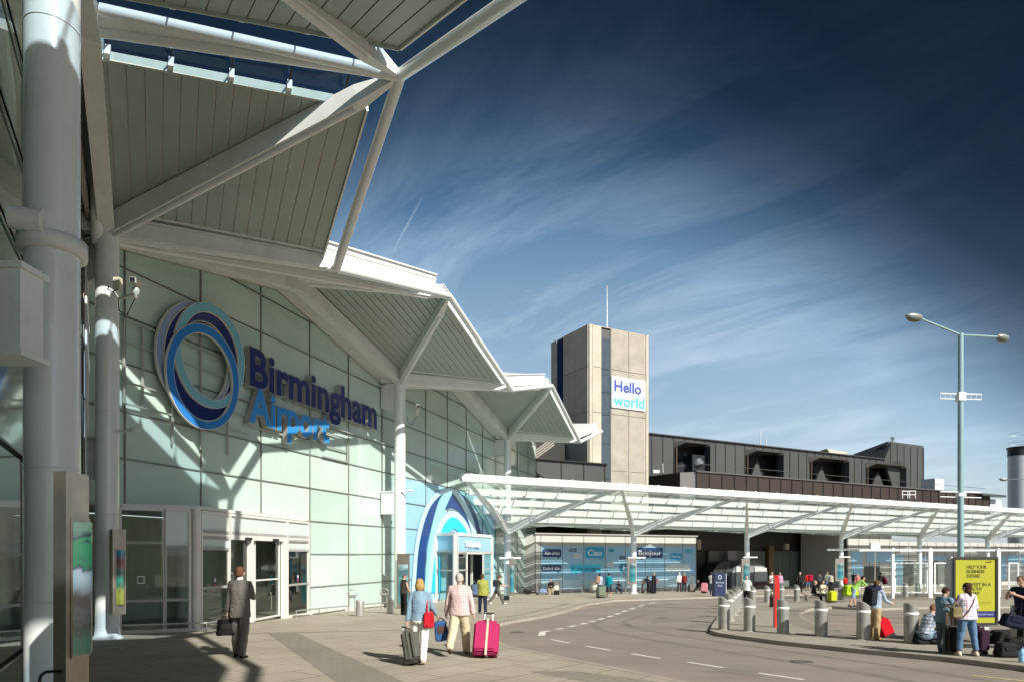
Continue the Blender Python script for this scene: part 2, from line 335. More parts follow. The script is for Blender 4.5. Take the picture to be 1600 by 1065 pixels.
# kerb stones along the near edge, proud of paving by 3 mm
def strip(name, pl, w0, w1, m, dz, thick=0, mk=None, kind='structure'):
    """ribbon beside a polyline (offsets w0..w1 to its left)"""
    pl = [Vector(p) for p in pl]; A = []; B = []
    for i, p in enumerate(pl):
        a = pl[max(i - 1, 0)]; b = pl[min(i + 1, len(pl) - 1)]; n = (b - a).normalized(); n = Vector((-n.y, n.x)); A.append(p + n * w0); B.append(p + n * w1)
    mb = MB()
    for i in range(len(pl) - 1):
        q = [A[i], A[i + 1], B[i + 1], B[i]]; q = [Vector((v.x, v.y, zg(v.y) + dz)) for v in q]
        if (q[1] - q[0]).cross(q[2] - q[1]).z < 0: q = q[::-1]
        mb.face(q)
    return build(name, mb, m, kind=kind)
strip('kerb', near_edge, .02, .18, M_kerb, .004)
strip('paving_band', near_edge[8:], .28, .42, mat('dark_edge_course', (.26, .24, .20), .8, var=.2), .004)
strip('road_marking', near_edge[:6], -.34, -.22, M_yel, RD + .004)
# dark sett band crossing the pavement, and a drainage line
sheet('paving_band', g2((418, 988), (462, 987.5), (655, 1075), (740, 1110), (640, 1110), (540, 1075)), M_sett, .004)
sheet('paving_band', g2((826, 1048), (900, 1048), (1010, 1062), (1080, 1072), (1080, 1100), (990, 1078)), M_sett, .004)
M_drain = mat('drain_slot', (.11, .10, .085), .8)
strip('drain', g2((300, 991), (400, 989), (520, 986.5), (640, 983.5), (700, 979), (760, 973.5), (800, 968.5)), -.03, .05, M_drain, .004)
strip('drain', g2((800, 968.5), (850, 960), (884, 952), (916, 942)), .9, .98, M_drain, .005)
strip('drain', g2((800, 940), (860, 942), (895, 944), (916, 942)), -.05, .05, M_drain, .006)
sheet('paving_band', g2((640, 977), (700, 973), (690, 969), (630, 973)), mat('worn_patch', (.27, .245, .20), .8, var=.3), .005)
# centre line dashes
for a, b, wd in (((1185, 1042), (1256, 1052), .11), ((1074, 1026), (1130, 1034), .11), ((987, 1013.5), (1031, 1020.5), .11), ((916, 1002.5), (954, 1008.5), .11), ((861, 992.5), (890, 998), .11), ((1330, 1064), (1400, 1075), .11),
        ((846, 987), (848, 981), .2), ((848, 981), (860, 979.5), .2), ((869, 977.5), (880, 976), .2), ((889, 974), (900, 972), .2), ((908, 970), (915, 968.3), .2), ((922, 966.6), (930, 965), .2), ((936, 963), (943, 961.2), .2), ((950, 959.3), (957, 957.4), .2), ((962, 955.6), (968, 953.7), .2),
        ((973, 951.8), (979, 949.8), .2), ((985, 947.8), (992, 945.6), .2), ((998, 943.6), (1006, 941.2), .2), ((1014, 939.4), (1024, 938), .2), ((1045, 937.6), (1075, 937.3), .2)):
    p, q = G(*a), G(*b); d = (q - p).normalized(); n = Vector((-d.y, d.x, 0)) * wd / 2; mb = MB()
    mb.face([Vector((v.x, v.y, zg(v.y) + RD + .004)) for v in (p - n, q - n, q + n, p + n)]); o = build('lane_dash', mb, M_line, kind='structure')
strip('road_marking', g2((878, 951.5), (905, 947.5), (938, 943.5), (960, 941), (1000, 940)), -.05, .1, M_yel, RD + .006)
strip('road_marking', g2((1520, 1046), (1600, 1054), (1680, 1064)), -.05, .06, M_yel, RD + .006)
# island with bollards
isl = g2((1109, 983.5), (1113, 974), (1122, 962), (1136, 950), (1150, 943), (1180, 940), (1300, 940), (1460, 937), (1700, 934), (1700, 946), (1460, 947), (1359, 950), (1300, 947), (1266, 950), (1252, 956), (1254, 963), (1274, 974), (1316, 986), (1380, 996), (1430, 1001), (1540, 1006), (1760, 1010), (1900, 1080), (1700, 1056), (1600, 1040), (1480, 1026), (1350, 1014), (1220, 1001), (1150, 992), (1122, 988))
M_isl = brick_mat('island_paving', (.35, .32, .26), (.31, .285, .235), (.24, .22, .18), .5, .4, rot=R(-29), msize=.01, stain=.2)
sheet('traffic_island', isl, M_isl, .0, .3, M_kerb)
io = isl[21:] + isl[:5]
strip('kerb', io[::-1], .02, .17, M_kerb, .004) if False else strip('kerb', io, -.17, -.02, M_kerb, .004)
strip('paving_band', isl[12:20], -.75, -.1, M_sett, .004)
# pale crossing lines on the inner bay
for y0 in (949, 953, 958, 963.5, 969.5, 976, 983):
    x0 = max(1262 + abs(y0 - 958) * 1.1, 1262 + (y0 - 962) * 2.6)
    p, q = G(x0 + 6, y0), G(1500, y0 + (2 if y0 < 970 else 7)); mb = MB(); n = Vector((0, .09, 0))
    mb.face([Vector((v.x, v.y, zg(v.y) + RD + .004)) for v in (p - n, q - n, q + n, p + n)]); build('road_marking', mb, M_yel, kind='structure')

def wear(name, pts, m, dz): return sheet(name, g2(*pts), m, dz)
M_patch = mat('asphalt_patch', (.20, .178, .155), .85, var=.2, vscale=1.5, bump=.2, bscale=90); M_tyre = mat('tyre_mark', (.19, .168, .145), .8, var=.3, vscale=5)
wear('road_patch', ((1010, 962), (1060, 959), (1072, 965), (1020, 969)), M_patch, RD + .003)
wear('road_patch', ((1120, 1034), (1205, 1041), (1190, 1047), (1100, 1040)), M_patch, RD + .003)
def tyre(pl, wd=.16): strip('tyre_mark', g2(*pl), -wd / 2, wd / 2, M_tyre, RD + .002)
tyre(((1600, 1062), (1400, 1032), (1200, 1006), (1050, 986), (985, 974), (975, 966), (1010, 955), (1060, 946)), .22)
tyre(((1560, 1080), (1360, 1044), (1160, 1014), (1010, 992), (940, 979), (925, 970), (955, 959), (1010, 948)), .26)
tyre(((1100, 970), (1065, 976), (1000, 975), (950, 966)), .14); tyre(((1110, 957), (1060, 964), (1005, 963)), .12)
for x, y, lb in ((809, 982, 'small round iron cover in the road near the pavement curve'), (1253, 1026, 'iron cover in the road below the dashed line'), (1037, 961, 'far iron cover on the bend of the road')):
    p = G(x, y); mb = MB(); mb.lathe((p.x, p.y, p.z + RD), [(0, .012), (.18, .012), (.22, .012), (.22, .0)], 24); mb.lathe((p.x, p.y, p.z + RD), [(.13, .012), (.14, .018), (.15, .018), (.16, .012)], 24); tag(build('drain_cover', mb, mat('cast_iron', (.14, .125, .105), .6, metal=.4, var=.3)), lb, 'drain cover')
# ================================================================== terminal
A = Vector((-10.33, 17.43, 0)); B = Vector((-5.335, 32.5, 0)); C = Vector((-.315, 48.1, 0)); C0 = Vector((-5.45, 8.1, 0)); Cm = Vector((-.9, -.6, 0)); D = Vector((4.7, 63.6, 0))
HV = 8.05; HR = 10.0
term = thing('terminal_building', 'pale green glass terminal with folded white roof on round columns', 'building', (-8, 25, zg(25)))
def T(name, mb, m, parent=None, **k): return build(name, mb, m, parent or term, **k)
def SUB(name, mb, m, par, **k):
    o = build(name, mb, m, term, **k); o.parent = par; return o
def clip(poly, hp):
    for a, b, c in hp:     # keep a*x+b*y<=c
        o = []
        for i in range(len(poly)):
            p, q = poly[i - 1], poly[i]; dp = a * p[0] + b * p[1] - c; dq = a * q[0] + b * q[1] - c
            if (dp <= 0) != (dq <= 0):
                s = dp / (dp - dq); o.append((p[0] + s * (q[0] - p[0]), p[1] + s * (q[1] - p[1])))
            if dq <= 0: o.append(q)
        poly = o
        if len(poly) < 3: return []
    return poly
tB = (B - W0).dot(WU); tA = (A - W0).dot(WU); tC = (C - W0).dot(WU); tD = 42.5
GB = 8.15; GP = 9.75
def gable(t0, t1):   # half planes below the two roof slopes between columns
    tm = (t0 + t1) / 2; k = (GP - GB) / (tm - t0)
    return [(-k, 1, GB - k * t0), (k, 1, GB + k * t1)]
M_frit2 = mat('blue_vinyl_glass', (.29, .54, .71), .15, var=.05, vscale=.5, coat=.3)
rows = [1.32 * i for i in range(-2, 9)]
def curtain(nm, mull, t0, t1, hps, P, fill, rows=rows, top=12, base=None, skip=None):
    """glass panes and the grid of mullions in front of them"""
    gls = {}; mb = MB(); fr = MB(); tt = [t0] + [t for t in mull if t0 < t < t1] + [t1]
    lo = base
    for a, b in zip(tt, tt[1:]):
        hh = [r for r in rows if r > lo(a) + .25]
        hh = [min(lo(a), lo(b)) + .12] + hh + [top]
        for i, (h0, h1) in enumerate(zip(hh, hh[1:])):
            if h0 >= top or (skip and skip((a + b) / 2, (h0 + h1) / 2)): continue
            pl = clip([(a, h0), (b, h0), (b, h1), (a, h1)], hps)
            if not pl: continue
            k = fill((a + b) / 2, (h0 + h1) / 2); mi_ = gls.setdefault(k, len(gls))
            tl = random.uniform(-.006, .006); tl2 = random.uniform(-.006, .006); ct = sum(p[0] for p in pl) / len(pl); ch = sum(p[1] for p in pl) / len(pl)
            mb.face([P(p[0], p[1], (p[0] - ct) * tl + (p[1] - ch) * tl2) for p in pl], mi_)
            for p, q in zip(pl, pl[1:] + pl[:1]):
                if (p[1] + q[1]) / 2 > lo((p[0] + q[0]) / 2) + .2 or True:
                    fr.beam(P(p[0], p[1], .03), P(q[0], q[1], .03), .045 if abs(p[0] - q[0]) < .01 else .035, .022, up=P(0, 0, 1) - P(0, 0, 0))
    T('glazing', mb, [MATS[k] for k in gls])
    T('mullion_grid', fr, M_mull)
def lowW(t): return zg((W0 + WU * t).y) - EYE
mu_AB = [1.32, 4.16, 7.05, 10.0, 12.87, 15.84]; mu_BC = [17.8, 20.74, 23.7, 26.66, 29.6, 32.6]; mu_CD = [34.4, 37.3, 40.2]
def fillAB(t, h): return random.choice(('fritted_green_glass', 'fritted_green_glass_b', 'fritted_green_glass_c'))
curtain('ab', mu_AB, .12, tB, gable(tA, tB), W, fillAB, base=lowW, skip=lambda t, h: t < 10 and h < 1.32)
def fillBC(t, h): return 'blue_vinyl_glass' if h < 3.96 and t > 17.8 else fillAB(t, h)
curtain('bc', mu_BC, tB, tC, gable(tB, tC), W, fillBC, base=lowW, skip=lambda t, h: 23.9 < t < 30.5 and h < .3)
curtain('cd', mu_CD, tC, tD, gable(tC, tC + 16), W, fillAB, base=lowW)
# left wing
def lowL(t): return zg((L0 + LU * t).y) - EYE
M_wing = mat('wing_panel_glass', (.30, .38, .33), .08, var=.25, vscale=.3, spec=.7, coat=.4)
curtain('wing', [.7, 2.0, 4.9, 7.8, 9.4, 12.3, 15.2, 18.1, 21, 24, 27, 30], 0, 32, [], LW, lambda t, h: 'wing_panel_glass' if h > 1.32 else 'dark_window_glass', base=lowL, top=10.6)
# cream strip by the inner corner
mb = MB()
mb.prism([LW(.0, -3, .05), LW(.62, -3, .05), LW(.62, 7.6, .05), LW(.0, 7.6, .05)], LN * .05); T('corner_panel', mb, M_white)
# interior: floor, rear wall, a few uprights
mb = MB()
mb.prism([W(.5, -2.45, -3.6), W(18, -2.7, -3.6), W(18, 1.3, -3.6), W(.5, 1.3, -3.6)], WN * .1)
T('interior_wall', mb, M_inter)
mb = MB(); mb.prism([W(.5, lowW(.5) + .02, -6), W(18, lowW(18) + .02, -6), W(18, lowW(18) + .02, -.02), W(.5, lowW(.5) + .02, -.02)], ZU * -.05); T('interior_floor', mb, mat('interior_floor', (.20, .18, .15), .35, var=.2))
mb = MB(); mb.prism([W(.5, 1.5, -6), W(18, 1.5, -6), W(18, 1.5, -.1), W(.5, 1.5, -.1)], ZU * .1); T('interior_ceiling', mb, mat('interior_ceiling', (.4, .4, .36), .8))
for t, o in ((3, -2.5), (6.5, -3.0), (9, -2)): T('interior_column', MB().tube(W(t, lowW(t), o), W(t, 1.4, o), .2), mat('interior_column', (.35, .36, .32), .5))
mb = MB(); mb.prism([LW(-.2, -3, -4), LW(21, -3, -4), LW(21, 10, -4), LW(-.2, 10, -4)], LN * .1); T('interior_wall', mb, M_inter)
for h in (1.34, 5.4): 
    mb = MB(); mb.prism([LW(-.2, h, -4), LW(21, h, -4), LW(21, h, -.1), LW(-.2, h, -.1)], ZU * .25); T('interior_floor', mb, mat('floor_slab', (.30, .31, .28), .7))
# ---------------- columns
def column(p, top, r=.275, arms=(), clamp=False):
    y = p.y; mb = MB(); b = Vector((p.x, y, zg(y)))
    mb.tube(b, (p.x, y, top + EYE), r, n=32)
    mb.lathe(b, [(r + .09, 0), (r + .09, .05), (r + .02, .09), (r, .3)], 32)
    for h in (-1.9, -.55, 1.0, 3.6, 6.2): mb.lathe((p.x, y, h + EYE), [(r, -.012), (r + .008, -.008), (r + .008, .008), (r, .012)], 32)
    c = T('column', mb, M_tube)
    return c
cols = [column(C0, 11.5, .285), column(A, 8.9), column(B, 8.6, .265), column(C, 8.6, .25), column(Cm, 11, .285)]
# arms tying columns to the wall
for p, nn, dist, ws in ((A, Vector((-.72, .35, 0)), .95, .5), (B, -WN, .9, .5), (C, -WN, .9, .5)):
    for h0, h1 in ((1.95, 2.95), (7.0, 8.0)):
        mb = MB(); q = p + nn.normalized() * dist; mb.beam(P3(p.x, p.y, (h0 + h1) / 2) + nn.normalized() * .2, P3(q.x, q.y, (h0 + h1) / 2), .36, h1 - h0)
        mb.beam(P3(p.x, p.y, h1 + .02) + nn.normalized() * .2, P3(q.x, q.y, h1 + .02), .44, .05); mb.beam(P3(p.x, p.y, h0 - .02) + nn.normalized() * .2, P3(q.x, q.y, h0 - .02), .44, .05)
        T('column_tie', mb, M_white)
mb = MB(); c = P3(-5.86, 7.2, 2.52); ra = math.atan2(LU.y, LU.x)
mb.box(c, (1.6, .35, .84), 0); mb.box(c + Vector((0, 0, .45)), (1.68, .43, .06), 0); mb.box(c - Vector((0, 0, .45)), (1.68, .43, .06), 0); T('column_tie', mb, M_white)
# collar and drum fitting on the nearest column
mb = MB(); mb.lathe(P3(C0.x, C0.y, 3.62), [(.285, -.1), (.36, -.09), (.36, .09), (.285, .1)], 32)
cc = T('collar', mb, M_white)
mb = MB(); q = P3(C0.x - .06, C0.y - .36, 3.80); mb.tube(q + Vector((-.15, -.03, 0)), q + Vector((.17, .05, -.02)), .13, n=24); SUB('drum_light', mb, M_white, cc)
# ---------------- roof
def N3_(x, y, H): return P3(x, y, H)
def off2(p, dx, dy): return Vector((p.x + dx, p.y + dy, 0))
tips_v = [Vector((.95, 9.3, 0)), Vector((-5.06, 19.65, 0)), Vector((-.02, 34.1, 0)), Vector((4.95, 49.9, 0)), Vector((10.2, 65.5, 0))]
tips_r = [Vector((-2.34, 14.28, 0)), Vector((-2.44, 26.5, 0)), Vector((2.36, 40.6, 0)), Vector((7.3, 55.6, 0))]
posts = [C0, A, B, C, D]
def bil(q, u, v): return (q[0] * (1 - u) + q[1] * u) * (1 - v) + (q[3] * (1 - u) + q[2] * u) * v
def plate(q, name_lab, sky_on=True):
    """q: wall ridge, outer ridge, outer valley, wall valley (tube centre points). Boards run from ridge to valley."""
    n = (q[1] - q[0]).cross(q[3] - q[0]).normalized(); n = n if n.z > 0 else -n
    u0, u1, v0, v1 = -.2, .925, (.17 if sky_on else .045), .975; Lu = (q[1] - q[0]).length * (u1 - u0); k = max(4, int(Lu / .34)); g_ = .018 / Lu
    mb = MB(); 
    for i in range(k):
        a = u0 + (u1 - u0) * (i / k + g_); b = u0 + (u1 - u0) * ((i + 1) / k - g_)
        mb.prism([bil(q, a, v0) + n * .16, bil(q, b, v0) + n * .16, bil(q, b, v1) + n * .16, bil(q, a, v1) + n * .16], n * .03)
    # break joint board across the seams, close to the valley
    s = T('soffit', mb, M_soffit)
    mb = MB(); mb.beam(bil(q, u0, .93) + n * .15, bil(q, u1, .93) + n * .15, .05, .05); SUB('cover_strip', mb, M_white, s)
    # roof body above with fascia
    E = .012; cr = [bil(q, u0, v0), bil(q, u1, v0), bil(q, u1, v1), bil(q, u0, v1)]
    mb = MB(); mb.prism([c + n * .192 for c in cr], n * .03); mb.prism([(c + (bil(q, .5, 1) - bil(q, .5, 0)).normalized() * (.5 if k_ < 2 and sky_on else 0)) + n * .223 for k_, c in enumerate(cr)], n * .39, mis=0)
    bd = T('roof_deck', mb, M_roof)
    fm = MB(); H0 = .10; H1 = .66
    for a, b in ((0, 1), (1, 2), (2, 3)):
        p0, p1 = cr[a], cr[b]; dd = (p1 - p0).normalized(); o = dd.cross(n); ctr = sum(cr, Vector()) / 4
        if o.dot(ctr - p0) > 0: o = -o
        h1_ = .34 if a == 0 and sky_on else H1
        fm.prism([p0 + n * H0 + o * .003, p1 + n * H0 + o * .003, p1 + n * h1_ + o * .003, p0 + n * h1_ + o * .003], o * .045, mi=1 if a == 0 else 0)
        if a == 1:
            fm.prism([p0 + n * (H1 + .001) + o * .1, p1 + n * (H1 + .001) + o * .1, p1 + n * (H1 + .001) - o * .2, p0 + n * (H1 + .001) - o * .2], n * .05)
            fm.prism([p0 + n * (H1 - .17) + o * .05, p1 + n * (H1 - .17) + o * .05, p1 + n * (H1 - .15) + o * .05, p0 + n * (H1 - .15) + o * .05], o * .012)
    SUB('fascia', fm, [M_white, mat('fascia_shaded_green', (.42, .48, .44), .5, var=.1)], bd)  # second material: white fascia with shade put into its colour, on the ridge side
    # skylight strip up to the ridge, with clamps
    if not sky_on: return
    gm = MB(); gm.face([bil(q, u0, .03) + n * .40, bil(q, u1, .03) + n * .40, bil(q, u1, v0 + .05) + n * .40, bil(q, u0, v0 + .05) + n * .40]); SUB('skylight', gm, M_sky, bd)
    for i in range(5):
        u = .04 + .2 * i; p = bil(q, u, v0); o = (bil(q, u, 0) - p).normalized(); x = (q[1] - q[0]).normalized(); rot = Matrix((x, o, n)).transposed()
        SUB('glass_clamp', MB().box(p + o * .10 + n * .25, (.10, .14, .24), rot), M_white, bd); SUB('glazing_bar', MB().beam(p + n * .385, bil(q, u, .03) + n * .385, .03, .03), M_dark, bd)
def ridge_pt(a, b): return (a + b) / 2
for i in range(4):
    a, b = posts[i], posts[i + 1]; rw_ = ridge_pt(a, b); rt = tips_r[i]
    Rw = P3(rw_.x, rw_.y, HR); Rt = P3(rt.x, rt.y, HR); Va = P3(a.x, a.y, HV + .35); Na = P3(tips_v[i].x, tips_v[i].y, HV + .15); Vb = P3(b.x, b.y, HV + .35); Nb = P3(tips_v[i + 1].x, tips_v[i + 1].y, HV + .15)
    plate([Rw, Rt, Na, Va], 'near', i == 0)
    if i < 3: plate([Rw, Rt, Nb, Vb], 'far', i == 0)
    x = (Rt - Rw).normalized(); back = x * 1.2; sd_ = x.cross(ZU)
    mb = MB(); mb.tube(Rw - back + sd_ * .36, Rt - x * .5 + sd_ * .02, .11); mb.tube(Rw - back - sd_ * .36, Rt - x * .5 - sd_ * .02, .11); mb.tube(Rt - x * .6, Rt, .13)
    rb = T('ridge_beam', mb, M_tube)
    mb = MB(); mb.prism([Rw - back + sd_ * .28, Rw - back - sd_ * .28, Rt - x * .5 - sd_ * .03, Rt - x * .5 + sd_ * .03], ZU * .05); SUB('gutter', mb, M_white, rb)
    # rim tubes
    for s, e2 in ((Na, Rt), (Rt, Nb))[:2 if i < 3 else 1]:
        mb = MB(); mb.tube(s, e2, .125, n=18); T('rim_tube', mb, M_tube)
    # raking struts from the columns
    for cpt, hh in ((a, 9.0 if i == 0 else 8.25), (b, 8.3)):
        if i == 3 and cpt is b: continue
        st = P3(cpt.x, cpt.y, hh); dd = (Rt - st).normalized(); en = Rt - dd * .15
        mb = MB(); mb.beam(st + dd * .15, en - dd * .9, .28, .52, .26, .40); mb.beam(en - dd * .9, en, .26, .40, .10, .16); mb.tube(st + dd * .15 - ZU * .30, en - dd * 1.0 - ZU * .22, .07); T('raking_strut', mb, M_white)
    # gable beams over the glass
    for cpt, ends in ((a, (Va, 1)), (b, (Vb, -1)))[:2 if i < 3 else 1]:
        p0 = P3(cpt.x, cpt.y, HV + .28); p1 = Vector((Rw.x, Rw.y, HR + EYE - .12)); dd = (p1 - p0).normalized()
        mb = MB(); mb.beam(p0 + dd * .2, p1, .26, .42); mb.beam(p0 + dd * .2 + WN * .16, p1 + WN * .16, .06, .5); mb.beam(p0 + dd * .2 - ZU * .27, p1 - ZU * .27, .36, .05)
        T('gable_beam', mb, M_white)
    if i:
        # band of cladding on the wall head
        ta, tb = (a - W0).dot(WU), (b - W0).dot(WU)
        if tb > tD + 1: continue
        tm = (ta + tb) / 2; mb = MB()
        for t0, t1, h0, h1 in ((ta, tm, GB, GP), (tm, tb, GP, GB)):
            mb.prism([W(t0, h0, .03), W(t1, h1, .03), W(t1, h1 + .9, .03), W(t0, h0 + .9, .03)], WN * .12)
            mb.prism([W(t0, h0 + .02, .15), W(t1, h1 + .02, .15), W(t1, h1 + .02, .85), W(t0, h0 + .02, .85)], ZU * .04)
        T('wall_head', mb, M_white)
for i in range(4):
    a = posts[i]; n_ = tips_v[i]; p0 = P3(a.x, a.y, HV + .27); p1 = P3(n_.x, n_.y, HV + .22); dd = (p1 - p0).normalized()
    mb = MB(); mb.beam(p0 - dd * .9, p1 - dd * .35, .30, .42, .28, .30); mb.tube(p0 - ZU * .24 - dd * .3, p1 - ZU * .08, .10); mb.beam(p1 - dd * .35, p1 + dd * .02, .26, .26, .12, .12)
    mb.beam(p0 - dd * .3 + ZU * .24, p1 - dd * .4 + ZU * .17, .46, .05)
    T('valley_beam', mb, M_white)
# head band over the wing glass, flat soffit inside the wing
mb = MB(); mb.prism([LW(-.1, 8.3, .1), LW(11.5, 8.9, .1), LW(11.5, 10.6, .1), LW(-.1, 9.4, .1)], LN * .1); T('wing_head', mb, mat('wing_head_panel', (.30, .29, .24), .6, var=.1))
mb = MB(); pp = P3(A.x - .25, A.y - .12, 8.0); mb.tube(P3(A.x - .2, A.y - .1, 7.9), P3(C0.x, C0.y, 11.6) * .35 + P3(A.x, A.y, 8.2) * .65 + Vector((0, 0, 1.6)), .14)
T('downpipe', mb, M_tube)
# the bays behind the camera keep their shade on the forecourt
Cn = Vector((4.1, -10.1, 0))
def outw(p): return Vector((p.x + 5.4, p.y + 1.6, 0))
for c0, c1 in ((Cm, C0), (Cn, Cm)):
    rw_ = (c0 + c1) / 2; ro = outw(rw_); Rw = P3(rw_.x, rw_.y, HR); Rt = P3(ro.x, ro.y, HR); vb = tips_v[0] if c1 is C0 else outw(c1); va = outw(c0)
    Vb = P3(c1.x, c1.y, HV + .35); Nb = P3(vb.x, vb.y, HV + .15); Va = P3(c0.x, c0.y, HV + .35); Na = P3(va.x, va.y, HV + .15)
    plate([Rw, Rt, Na, Va], 'n'); plate([Rw, Rt, Nb, Vb], 'f')
    for s, e2 in ((Na, Rt), (Rt, Nb)): T('rim_tube', MB().tube(s, e2, .125, n=12), M_tube)
    for cpt in (c0, c1): T('raking_strut', MB().beam(P3(cpt.x, cpt.y, 8.3), Rt, .28, .5), M_white)
column(Cn, 11, .285)
# cladding that closes the roof over the building
mb = MB(); q = [W(-1, 10.4, -.5), W(42, 10.4, -.5), W(42, 10.4, -14), W(-1, 10.4, -14)]; mb.prism(q, ZU * .2); T('flat_roof', mb, M_roof)
mb = MB(); q = [LW(-1, 10.7, -.2), LW(32, 10.7, -.2), LW(32, 10.7, -10), LW(-1, 10.7, -10)]; mb.prism(q, ZU * .2); T('flat_roof', mb, M_roof)
mb = MB(); q = [W(tD, -3, -.02), W(tD, -3, -14), W(tD, 10, -14), W(tD, 10, -.02)]; mb.prism(q, WU * -.1); T('end_wall', mb, mat('end_wall', (.12, .12, .12), .6))
# ---------------- entrance porch (wedge in plan, coming out from the glass)
K = Vector((-9.11, 19.7, 0)); K0 = W0 + WU * 1.2; K1 = W0 + WU * 10.0
def seg(p, q): 
    d = (q - p); l = d.length; u = d / l; n = Vector((u.y, -u.x, 0)); return u, n, l
def on(p, q, px):
    r = (px - 800) / F; d = q - p; return (r * p.y - p.x) / (d.x - r * d.y)
porch = T('entrance_porch', MB().prism([K0 + ZU * (EYE + 1.30), K + ZU * (EYE + 1.30), K1 + ZU * (EYE + 1.30)], ZU * .10), M_mullw)
def pane_run(p, q, cells, ht=1.30):
    """cells: (s0,s1,[(h0,h1,kind)...])"""
    u, n, l = seg(p, q); fr = MB(); gl = MB(); wp = MB(); dk = MB()
    for s0, s1, hs in cells:
        a = p + (q - p) * s0; b = p + (q - p) * s1
        lo = zg((a.y + b.y) / 2) - EYE
        for h0, h1, kd in hs:
            h0 = lo if h0 is None else h0
            quad = [a + ZU * (EYE + h0), b + ZU * (EYE + h0), b + ZU * (EYE + h1), a + ZU * (EYE + h1)]
            if kd == 'g': SUB('pane', MB().face(quad), M_glass, porch)
            elif kd == 'p': SUB('panel', MB().face(quad), mat('porch_panel', (.58, .66, .64), .2, var=.04), porch)
            elif kd == 'b': SUB('panel', MB().face(quad), M_ltblue, porch)
            else: SUB('header', MB().prism(quad, n * .05), M_mullw, porch)
            for c, e2, vert in ((quad[0], quad[3], 1), (quad[1], quad[2], 1), (quad[0], quad[1], 0), (quad[3], quad[2], 0)):
                fr.beam(c + n * .02, e2 + n * .02, .07, .08, up=n if vert else ZU)
    if fr.v: SUB('frame', fr, M_mullw, porch)
f_ = lambda x: on(K0, K, x)
pane_run(K0, K, [(0, f_(257), [(None, -1.30, 'g'), (-1.30, .32, 'g'), (.32, 1.26, 'g')]), (f_(258), f_(297), [(None, -1.30, 'g'), (-1.30, .2, 'g'), (.2, 1.26, 'p')])])
f2 = lambda x: on(K, K1, x)
pane_run(K, K1, [(f2(313), f2(357), [(None, -1.0, 'g'), (-1.0, .16, 'g'), (.16, .50, 'p'), (.50, .66, 'm'), (.66, 1.24, 'p')]),
    (f2(358), f2(447), [(.50, .66, 'm'), (.66, 1.24, 'p')]), (f2(448), f2(481), [(None, -1.15, 'g'), (-1.15, .14, 'g'), (.14, .50, 'p'), (.50, .66, 'm'), (.66, 1.24, 'p')])])
mb = MB(); mb.tube((K.x, K.y, zg(K.y)), (K.x, K.y, EYE + 1.3), .12, n=18); mb.box((K.x - .17, K.y + .0, EYE - .5), (.1, .1, 3.6)); SUB('corner_post', mb, M_mullw, porch)
# sliding doors
u, n, l = seg(K, K1)
for x0, x1, off, nm in ((360, 392, -.06, 1), (391, 402, .0, 0), (402, 440, -.10, 1)):
    s0, s1 = f2(x0), f2(x1); a = K + (K1 - K) * s0 + n * off; b = K + (K1 - K) * s1 + n * off; lo = zg(a.y) - EYE + .03
    q = [a + ZU * (EYE + lo), b + ZU * (EYE + lo), b + ZU * (EYE + .49), a + ZU * (EYE + .49)]
    if nm:
        fr = MB()
        for c, e2, wv in ((q[0], q[3], .07), (q[1], q[2], .07), (q[0] + ZU * .06, q[1] + ZU * .06, .12), (q[3], q[2], .07), ((q[0] + q[3]) / 2, (q[1] + q[2]) / 2, .04)): fr.beam(c, e2, wv, .05, up=n if abs((c - e2).z) > .5 else ZU)
        d_ = SUB('sliding_door', fr, M_mullw, porch)
        SUB('door_pane', MB().face(q), M_glass, porch)
    else: SUB('door_post', MB().beam(a + ZU * (EYE + lo), a + ZU * (EYE + .49), .16, .16, up=n), M_mullw, porch)
mb = MB(); s0 = f2(444); a = K + (K1 - K) * s0; mb.beam(a + ZU * (zg(a.y)), a + ZU * (EYE + .5), .28, .12, up=n); SUB('door_post', mb, M_mullw, porch)
for x in (384, 427):
    a = K + (K1 - K) * f2(x) + n * .1; SUB('door_sensor', MB().box(a + ZU * (EYE + .50), (.3, .1, .09), math.atan2(u.y, u.x)), M_black, porch)
M_red = mat('sticker_red', (.35, .03, .05), .5); M_wsp = mat('sticker_white', (.8, .8, .8), .5)
for (p, q, x, y, h) in ((K, K1, 334, 908, .25), (K, K1, 464, 902, .23)):
    uu, nn, l = seg(p, q); a = p + (q - p) * on(p, q, x) + nn * .03; z = (HY - y) * a.y / F + EYE; ang = math.atan2(uu.y, uu.x)
    st = SUB('door_sticker', MB().box(a + ZU * z, (.17, .006, .28), ang), M_navy, porch); 
    SUB('sticker_mark', MB().ring([a + nn * .006 + ZU * (z + .05) + uu * (.06 * math.cos(t)) + ZU * (.06 * math.sin(t)) for t in [k * .52 for k in range(12)]], [a + nn * .006 + ZU * (z + .05) + uu * (.03 * math.cos(t)) + ZU * (.03 * math.sin(t)) for t in [k * .52 for k in range(12)]], nn * .003), M_wsp, porch)
    SUB('sticker_mark', MB().box(a + nn * .004 + ZU * (z - .09), (.14, .006, .07), ang), M_red, porch)
for (p, q, x, y) in ((K0, K, 220, 905), (K, K1, 361, 899)):
    uu, nn, l = seg(p, q); a = p + (q - p) * on(p, q, x) + nn * .02; z = (HY - y) * a.y / F + EYE; sx = .09
    pts = lambda r: [a + uu * i * r + ZU * (z + j * r * 1.2) for i, j in ((-1, -1), (1, -1), (1, 1), (-1, 1))]
    SUB('door_marker', MB().ring(pts(.09), pts(.07), nn * .004), M_wsp, porch)
